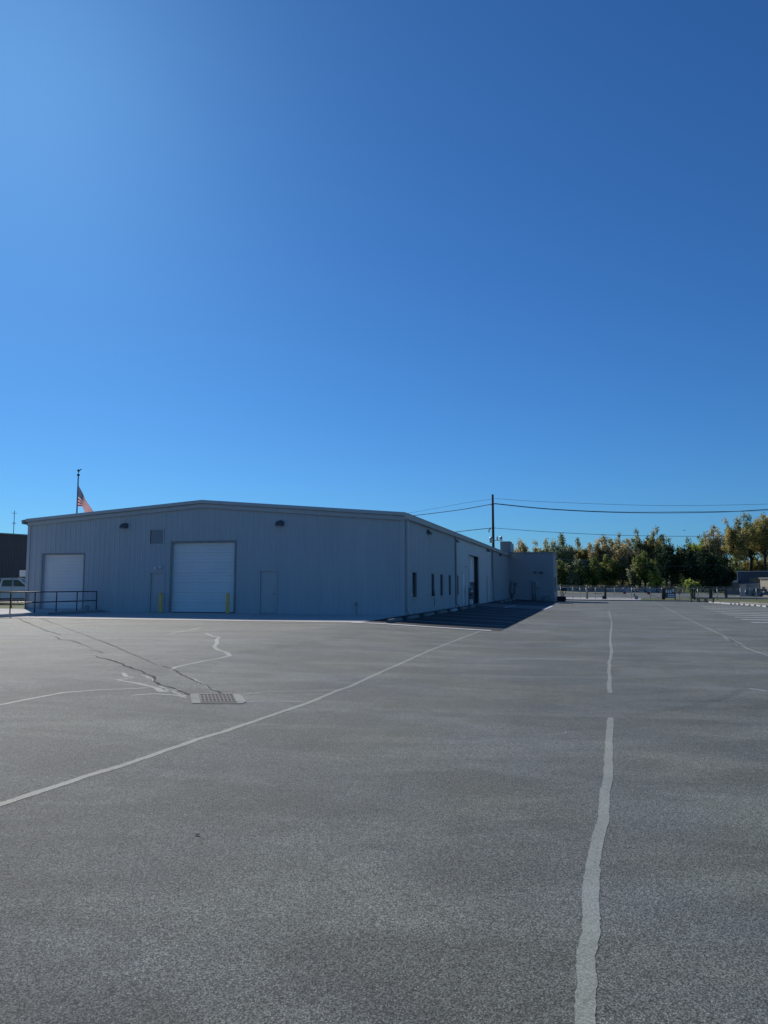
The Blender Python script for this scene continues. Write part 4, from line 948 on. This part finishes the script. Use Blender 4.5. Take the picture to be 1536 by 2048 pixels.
# plastic reel near end wall
# ------------------------------------------------------------------ far right buildings
def simple_building(name, label, x0, x1, ytop, d, ground_z, depth_m, wall, roofm, slope=0, ribs=False, rz=None, cat='building'):
    a = at_depth(x0, ytop, d); az = atan2(a.x, d) if rz is None else rz; t1 = ray(x1, ytop).x / ray(x1, ytop).y; c_, s_ = cos(az), sin(az)
    w = (t1 * d - a.x) / (c_ + s_ * t1); ground_z = T(*UV(a)); h = a.z - ground_z
    t = thing(name, label, cat, (a.x, d, ground_z), -az); m = MB()
    m.prism([(0, 0), (w, 0), (w, h + slope), (0, h)], 1, 0, depth_m)
    if ribs:
        x = .2
        while x < w: m.box(x, x + .06, -.03, 0, 0, h - .05 + min(0, slope)); x += .4
    m.build('wall', wall, t)
    m = MB(); m.prism([(-.15, h), (w + .15, h + slope), (w + .15, h + slope + .12), (-.15, h + .12)], 1, -.2, depth_m + .2); m.build('roof', roofm, t); return t, w, h
t, w, h = simple_building('navy_shed', 'dark navy metal building behind the small sheds at the right edge', 1475, 1640, 1143.5, 150, -.2, 20, M_navy, M_trim, ribs=True)
m = MB(); m.box(-.02, w, -1.2, -.05, 2.15, 2.25); m.build('awning', M_lgrey, t); m = MB(); m.box(-.12, .0, -.1, .05, 0, h); m.build('corner_post', M_lgrey, t)
m = MB(); m.box(2, 7, -.06, -.035, 2.4, 3.3); m.build('window', M_glass, t)
t, w, h = simple_building('brick_annex', 'low grey brick building with a flat roof left of the navy building', 1447, 1475, 1164.5, 146, -.2, 10, M_brick, M_trim, slope=.25)
m = MB(); m.box(1.5, w - .2, -.04, 0, 1.0, 1.55); m.build('window', M_glass, t); m = MB(); m.box(-.5, w, -.7, -.21, h + .0, h + .08); m.build('canopy', M_white, t)
m = MB(); m.box(.3, .42, -.05, 0, 1.3, 1.9); m.box(.9, 1.3, -.05, 0, 1.7, 1.95); m.build('lamp', M_white, t)
t, w, h = simple_building('corrugated_shed', 'small pale corrugated shed front with sloping roof, beside the blue bin', 1479, 1493, 1170.5, 128, -.15, 6, M_lgrey, M_lgrey, slope=.12, ribs=True, cat='shed')
m = MB(); m.box(.3, .33, -.05, -.031, .2, 1.4); m.build('handle', M_black, t)
t, w, h = simple_building('grey_shed', 'mid grey shed between the corrugated shed and the cream building', 1494, 1519, 1169.5, 128.3, -.15, 6, M_bsign, M_lgrey, slope=.1, cat='shed')
m = MB(); m.box(.3, .55, -.05, 0, 1.15, 1.35); m.build('lamp', M_white, t)
t, w, h = simple_building('cream_building', 'cream rendered building with two small dark windows cut by the right edge', 1520, 1600, 1157, 125, -.15, 12, M_tan, M_tan, rz=R(85), cat='building')
for x in (1525.5, 1536.5, 1560, 1590):
    xa = 125 - 752 * 125 / (x - 768) * 1.0; z = at_depth(x, 1176, 124).z - t.location.z; f = MB(); f.box(xa - .40, xa + .40, -.02, .02, z - .22, z + .22); f = f.build('window', M_glass, t); g_ = MB(); g_.box(xa - .45, xa + .45, -.05, -.0, z - .27, z - .225); g_.build('sill', M_tan, f)
q = at_depth(1494, 1190, 122); t = thing('blue_bin', 'dark blue plastic bin standing in front of the corrugated shed', 'bin', (q.x, q.y, -.1))
m = MB(); m.lathe([(.001, 0), (.24, 0), (.29, .75), (.001, .75)], 12); m.build('body', M_blue, t); m = MB(); m.lathe([(.31, .75), (.31, .8), (.2, .86), (.001, .88)], 12); m.build('lid', M_blue, t)
# dark parked car in front of the cream building
q = at_depth(1522, 1192, 108); t = thing('dark_car', 'small dark car seen end-on in front of the cream building', 'car', (q.x, q.y, -.12), .15)
m = MB(); m.prism([(-.55, .2), (.55, .2), (.58, .6), (.5, .75), (-.5, .75), (-.58, .6)], 1, -1.5, 1.5); m.build('body', M_navy, t)
m = MB(); m.prism([(-.48, .76), (.48, .76), (.38, 1.1), (-.38, 1.1)], 1, -.8, 1.1); m.build('cabin', M_glass, t)
for s_ in (-1, 1):
    for y in (-1, 1): m = MB(); m.tube([(s_ * .5, y, .25), (s_ * .6, y, .25)], .25, n=14); m.build('wheel', M_rub, t)
# bird
q = at_depth(1369, 1061.2, 70); t = thing('soaring_bird', 'tiny dark bird gliding in the sky above the trees', 'bird', q, .2)
m = MB()
m.add([(-.23, .02, .03), (-.08, -.05, .05), (0, -.04, 0), (-.0, .06, 0), (-.1, .05, .045), (.23, .02, .05), (.08, -.05, .055), (.1, .05, .05), (0, -.04, .02), (0, .06, .02)],
      [(0, 1, 4), (1, 2, 3, 4), (5, 7, 6), (6, 7, 9, 8), (2, 8, 9, 3)])
m.tube([(0, -.13, .01), (0, -.05, .012), (0, .08, .01), (0, .16, .01)], [.006, .03, .025, .02], n=6); m.build('body', M_black, t)

# ------------------------------------------------------------------ trees
def leafmat(name, c1, c2, c3, tr=.62):
    m, N, L, P = newmat(name); geo = N.new('ShaderNodeNewGeometry')
    n = N.new('ShaderNodeTexNoise'); n.inputs['Scale'].default_value = .45; n.inputs['Detail'].default_value = 5; L.new(geo.outputs['Position'], n.inputs['Vector'])
    a = N.new('ShaderNodeMath'); a.operation = 'MULTIPLY_ADD'; L.new(geo.outputs['Random Per Island'], a.inputs[0]); a.inputs[1].default_value = .35
    s_ = N.new('ShaderNodeMath'); s_.operation = 'SUBTRACT'; L.new(n.outputs['Fac'], s_.inputs[0]); s_.inputs[1].default_value = .17; L.new(s_.outputs[0], a.inputs[2])
    r = N.new('ShaderNodeValToRGB'); e = r.color_ramp.elements; e[0].position = .35; e[0].color = (*c1, 1); e[1].position = .66; e[1].color = (*c3, 1); k = e.new(.5); k.color = (*c2, 1)
    L.new(a.outputs[0], r.inputs[0]); L.new(r.outputs[0], P.inputs['Base Color']); P.inputs['Roughness'].default_value = .7; P.inputs['Specular IOR Level'].default_value = .25
    t_ = N.new('ShaderNodeBsdfTranslucent'); L.new(r.outputs[0], t_.inputs[0]); x = N.new('ShaderNodeMixShader'); x.inputs[0].default_value = tr
    L.new(P.outputs[0], x.inputs[1]); L.new(t_.outputs[0], x.inputs[2]); L.new(x.outputs[0], N['Material Output'].inputs[0]); return m
ML = dict(
    pale=leafmat('leaves_pale_autumn', (0.257, 0.243, 0.135), (0.446, 0.405, 0.216), (0.675, 0.581, 0.351)),
    gold=leafmat('leaves_gold', (0.216, 0.223, 0.074), (0.419, 0.378, 0.135), (0.621, 0.513, 0.230)),
    green=leafmat('leaves_green', (0.081, 0.135, 0.047), (0.176, 0.243, 0.068), (0.378, 0.378, 0.121)),
    grey=leafmat('leaves_grey_green', (0.162, 0.216, 0.121), (0.297, 0.351, 0.203), (0.486, 0.486, 0.297)),
    dark=leafmat('leaves_dark', (.012, .03, .016), (.025, .055, .025), (.06, .10, .035), .2),
    bright=leafmat('leaves_bright', (0.189, 0.270, 0.068), (0.351, 0.432, 0.095), (0.540, 0.567, 0.135)))
M_bark = mat('bark', (.045, .036, .030), .95, var=.3, vs=2)
def tree(px, ytop, d, wpx, kind, label, low=.22, dens=1.0, group='trees of the wood beyond the road', lean=0.0, leaf=None, top_pow=.8):
    rnd = random.Random(int(px * 13 + ytop)); base = at_depth(px, 1180, d); gz = T(*UV(base)); top = at_depth(px, ytop, d).z - gz
    Rr = wpx / 2 * d / 1500; t = thing('tree', label, 'tree', (base.x, d, gz), rnd.uniform(0, 6), group)
    z0 = top * low; H = top - z0; m = MB(); tw = .10 + top * .013
    lx = lambda z: lean * z
    m.tube([(0, 0, -.3), (lx(top * .3) + rnd.uniform(-.15, .15), 0, top * .3), (lx(top * .6) + rnd.uniform(-.3, .3), rnd.uniform(-.3, .3), top * .6), (lx(top * .92), 0, top * .9)], [tw * 1.3, tw, tw * .6, tw * .12], n=7)
    puffs = []; nb = rnd.randint(8, 11)
    stems = []
    for i in range(nb):                      # main limbs sweeping up and out
        q = 2 * pi * (i + rnd.uniform(-.3, .3)) / nb * 1.0; f = rnd.uniform(.72, 1.0) if i else 1.0; reach = Rr * rnd.uniform(.45, .95) if i else Rr * .15
        s0 = Vector((lx(z0), 0, z0 * rnd.uniform(.7, 1.0) + H * rnd.uniform(.0, .35))); tip = Vector((lx(top * f) + reach * cos(q), reach * sin(q), z0 + H * f * (1 - .28 * (reach / Rr) ** 2) - Rr * .12))
        mid = s0.lerp(tip, .5) + Vector((cos(q), sin(q), 0)) * reach * .22
        m.tube([s0, mid, tip], [tw * .45, tw * .28, tw * .06], n=5); stems.append((s0, mid, tip, reach))
        k_ = rnd.randint(6, 9)
        for j in range(k_):
            u = .22 + .78 * (j + rnd.random()) / k_; p = s0.lerp(mid, u * 2) if u < .5 else mid.lerp(tip, u * 2 - 1)
            w = Rr * (.37 - .12 * u); p = p + Vector((rnd.gauss(0, w * .5), rnd.gauss(0, w * .5), rnd.gauss(0, w * .4))); puffs.append((p, w * rnd.uniform(.65, 1.15), 1.0 + .5 * u))
    for j in range(9):                       # skirt of lower foliage
        q = rnd.uniform(0, 2 * pi); r_ = Rr * rnd.uniform(.3, .85); puffs.append((Vector((r_ * cos(q) + lx(z0), r_ * sin(q), z0 + H * rnd.uniform(.0, .45))), Rr * rnd.uniform(.18, .3), 1.0))
    m.build('trunk', M_bark, t)
    leaf = leaf or .0011 * d; area = sum(p[1] ** 2 * p[2] for p in puffs); cov = 1.35 * dens
    vs = []; fs = []
    for c, w, st in puffs:
        n = int(cov * 4 * w * w * st / (leaf * leaf)); n = min(n, 260)
        for _ in range(n):
            v = Vector((rnd.gauss(0, 1), rnd.gauss(0, 1), rnd.gauss(0, 1))).normalized() * w * rnd.uniform(.2, 1.12); v.z *= st
            p = c + v; a = Vector((rnd.gauss(0, 1), rnd.gauss(0, 1), rnd.gauss(0, .7))).normalized(); b = a.cross(Vector((rnd.gauss(0, 1), rnd.gauss(0, 1), rnd.gauss(0, 1)))).normalized(); sz = leaf * rnd.uniform(.5, 1.35)
            i0 = len(vs); vs += [p - a * sz, p + b * sz * .6, p + a * sz, p - b * sz * .6]; fs.append((i0, i0 + 1, i0 + 2, i0 + 3))
    m = MB(); m.add(vs, fs); m.build('crown', ML[kind], t, fix=False); return t
TR = [
 (1012, 1089, 196, 26, 'pale', 'sparse pale tree just visible left of the rooftop unit'),
 (1040, 1077, 192, 46, 'pale', 'round pale tan treetop just right of the rooftop unit'),
 (1068, 1083, 200, 38, 'pale', 'pale thinning treetop above the middle of the rear wing'),
 (1094, 1082, 192, 38, 'gold', 'orange tinted treetop above the right part of the rear wing'),
 (1129, 1068, 188, 44, 'grey', 'grey-green tree with upswept bare twigs right above the wing corner'),
 (1160, 1076, 194, 34, 'gold', 'golden yellow tree between the grey-green tree and a thin one'),
 (1183, 1086, 200, 34, 'pale', 'low thin pale tree in the dip of the treeline'),
 (1207, 1067, 186, 40, 'pale', 'broad yellow-olive tree above the dark gate post'),
 (1224, 1068, 196, 36, 'gold', 'olive gold tree right of the broad yellow-olive one'),
 (1243, 1062, 188, 26, 'pale', 'narrow pointed brownish tree above the left gate leaf'),
 (1262, 1075, 182, 34, 'pale', 'russet thinning tree above the middle of the gate'),
 (1281, 1056, 186, 34, 'grey', 'tall ragged tree leaning left above the right gate leaf'),
 (1310, 1051, 184, 38, 'gold', 'tall tree with a knobbly top left of the notice board'),
 (1333, 1070, 180, 34, 'green', 'green-yellow tree directly above the notice board'),
 (1380, 1078, 185, 44, 'green', 'mid green treetop rising behind the big dark trees'),
 (1405, 1070, 180, 40, 'bright', 'yellow-green treetop right of the dip behind the big dark trees'),
 (1432, 1047, 176, 46, 'pale', 'tall brown-olive tree behind the right side of the big dark tree'),
 (1476, 1031, 168, 50, 'gold', 'tall olive tree with a bare leaning trunk behind the navy building', .42),
 (1506, 1025, 172, 44, 'grey', 'tall grey-green tree with forked bare trunks behind the navy building', .42),
 (1533, 1021, 166, 50, 'gold', 'tallest tree at the right edge of the photo', .4),
 (1575, 1024, 170, 60, 'green', 'tall tree just beyond the right edge'),
 (1128, 1118, 170, 44, 'green', 'dark green lower tree right beside the wing corner', .05),
 (1158, 1116, 168, 44, 'grey', 'dull olive lower tree left of the tan post', .05),
 (1186, 1112, 166, 42, 'green', 'dark green lower tree behind the tan post', .05),
 (1216, 1110, 168, 42, 'green', 'dark olive lower tree behind the dark gate post', .05),
 (1246, 1108, 170, 36, 'pale', 'russet lower tree behind the left gate leaf', .05),
 (1268, 1122, 160, 22, 'grey', 'small grey-green lower tree above the middle of the gate', .05),
 (1291, 1098, 158, 36, 'green', 'dark green upright tree behind the right gate leaf', .05),
 (1314, 1120, 156, 28, 'bright', 'light green low tree left of the notice board', .05),
 (1462, 1112, 160, 36, 'green', 'green lower tree left of the navy building', .05),
 (1484, 1105, 176, 38, 'gold', 'golden low tree showing between bare trunks behind the navy building', .05),
 (1512, 1100, 178, 40, 'gold', 'golden brown low tree behind the navy building roof', .05),
 (1538, 1104, 180, 40, 'pale', 'brownish low tree behind the cream building', .05)]
for a in TR:
    px, yt, d, w_, kd, lb = a[:6]; d += 13 if (d < 182 and px < 1345) else 0; tree(px, yt, d, w_ * 1.25, kd, lb, *(a[6:] if len(a) > 6 else ()))
# nearer dark trees on the far side of the road
tree(1343, 1088, 120, 62, 'dark', 'large dark green tree behind the notice board and round sign', .2, 1.0, 'dark trees along the road', 0.0, .14)
tree(1421, 1092, 116, 84, 'dark', 'largest dark tree with a stout trunk behind the low benches', .17, 1.0, 'dark trees along the road', 0.0, .14)
tree(1384, 1092, 122, 60, 'dark', 'dark tree filling the gap left of the largest dark tree', .24, 1.0, 'dark trees along the road', 0.0, .14)
tree(1452, 1122, 119, 40, 'dark', 'dark tree at the right flank of the largest dark tree', .2, 1.0, 'dark trees along the road', 0.0, .14)
tree(1385, 1158, 112, 30, 'bright', 'small bright yellow-green tree under the dark canopy', .35, 1.0, 'dark trees along the road', 0.0, .14)
post(1387.5, 1176, .09, M_pole, 'slim dark post under the dark trees left of the big trunk')
# undergrowth: one mass nobody could count
rnd = random.Random(5); vs = []; fs = []
for _ in range(16000):
    px = rnd.uniform(985, 1640); d = rnd.uniform(190, 225); p = at_depth(px, 1172, d); z = rnd.random() ** 1.4 * (6.2 + 1.6 * sin(px * .09) + 1.2 * sin(px * .23 + 1))
    p.z = z + T(*UV(p)); a = Vector((rnd.gauss(0, 1), rnd.gauss(0, 1), rnd.gauss(0, 1))).normalized(); b = a.orthogonal().normalized(); sz = rnd.uniform(.3, .7); i0 = len(vs)
    vs += [p - a * sz, p + b * sz * .6, p + a * sz, p - b * sz * .6]; fs.append((i0, i0 + 1, i0 + 2, i0 + 3))
m = MB(); m.add(vs, fs); o = m.build('undergrowth', ML['grey'], fix=False); tag(o, 'dark undergrowth between the trunks of the far wood', 'undergrowth', kind='stuff')
# low grey bank at the foot of the wood
b0 = at_depth(1000, 1172, 184); b1 = at_depth(1345, 1172, 176); m = MB()
n = 60; vs = []
for i in range(n + 1):
    p = b0.lerp(b1, i / n); hgt = .95 + .08 * sin(i * .9) + .07 * sin(i * 2.3); gz_ = T(*UV(p))
    for dy, z in ((-1.2, 0.0), (-.5, hgt * .75), (0, hgt), (1.5, hgt * .7), (3, 0)): vs.append((p.x, p.y + dy, z + gz_ - .02))
m.add(vs, [(i * 5 + j, (i + 1) * 5 + j, (i + 1) * 5 + j + 1, i * 5 + j + 1) for i in range(n) for j in range(4)], True)
o = m.build('bank', mat('bank_scrub', (.28, .31, .31), .95, var=.3, vs=.8, bump=.6), fix=False); o['kind'] = 'structure'

# ------------------------------------------------------------------ litter on the asphalt
lit = [(395, 1671, .035, 'curled dark leaf on the open asphalt, left of a darker crumb'), (451, 1671, .018, 'dark crumb of bark right of the curled leaf'), (1003, 1459, .03, 'dark leaf on the asphalt left of the sealed crack'), (1113, 1461, .02, 'small dark twig scrap beside the gap in the sealed crack'),
       (688, 1384, .025, 'dark pebble beside the long diagonal sealed crack'), (133, 1418, .018, 'tiny white paper scrap left of the drain'), (1131, 1466, .025, 'tiny white scrap left of the sealed crack'), (1392, 1810, .006, 'small dark pebble right of the sealed crack')]
for x, y, s_, lb in lit:
    s_ *= .6; p = G(x, y, .003); m = MB(); rnd = random.Random(int(x)); pts = [(s_ * (1 + .3 * rnd.random()) * cos(q) * 1.0, s_ * .45 * sin(q), .003 + s_ * .35 * rnd.random()) for q in [i * pi / 4 for i in range(8)]]
    m.add([(0, 0, .004)] + pts + [(0, 0, .004 + s_ * .3)], [(0, i, i % 8 + 1) for i in range(1, 9)] + [(9, i % 8 + 1, i) for i in range(1, 9)])
    o = m.build('litter', M_white if 'white' in lb else M_pole, loc=p, rz=rnd.uniform(0, 3)); tag(o, lb, 'litter')
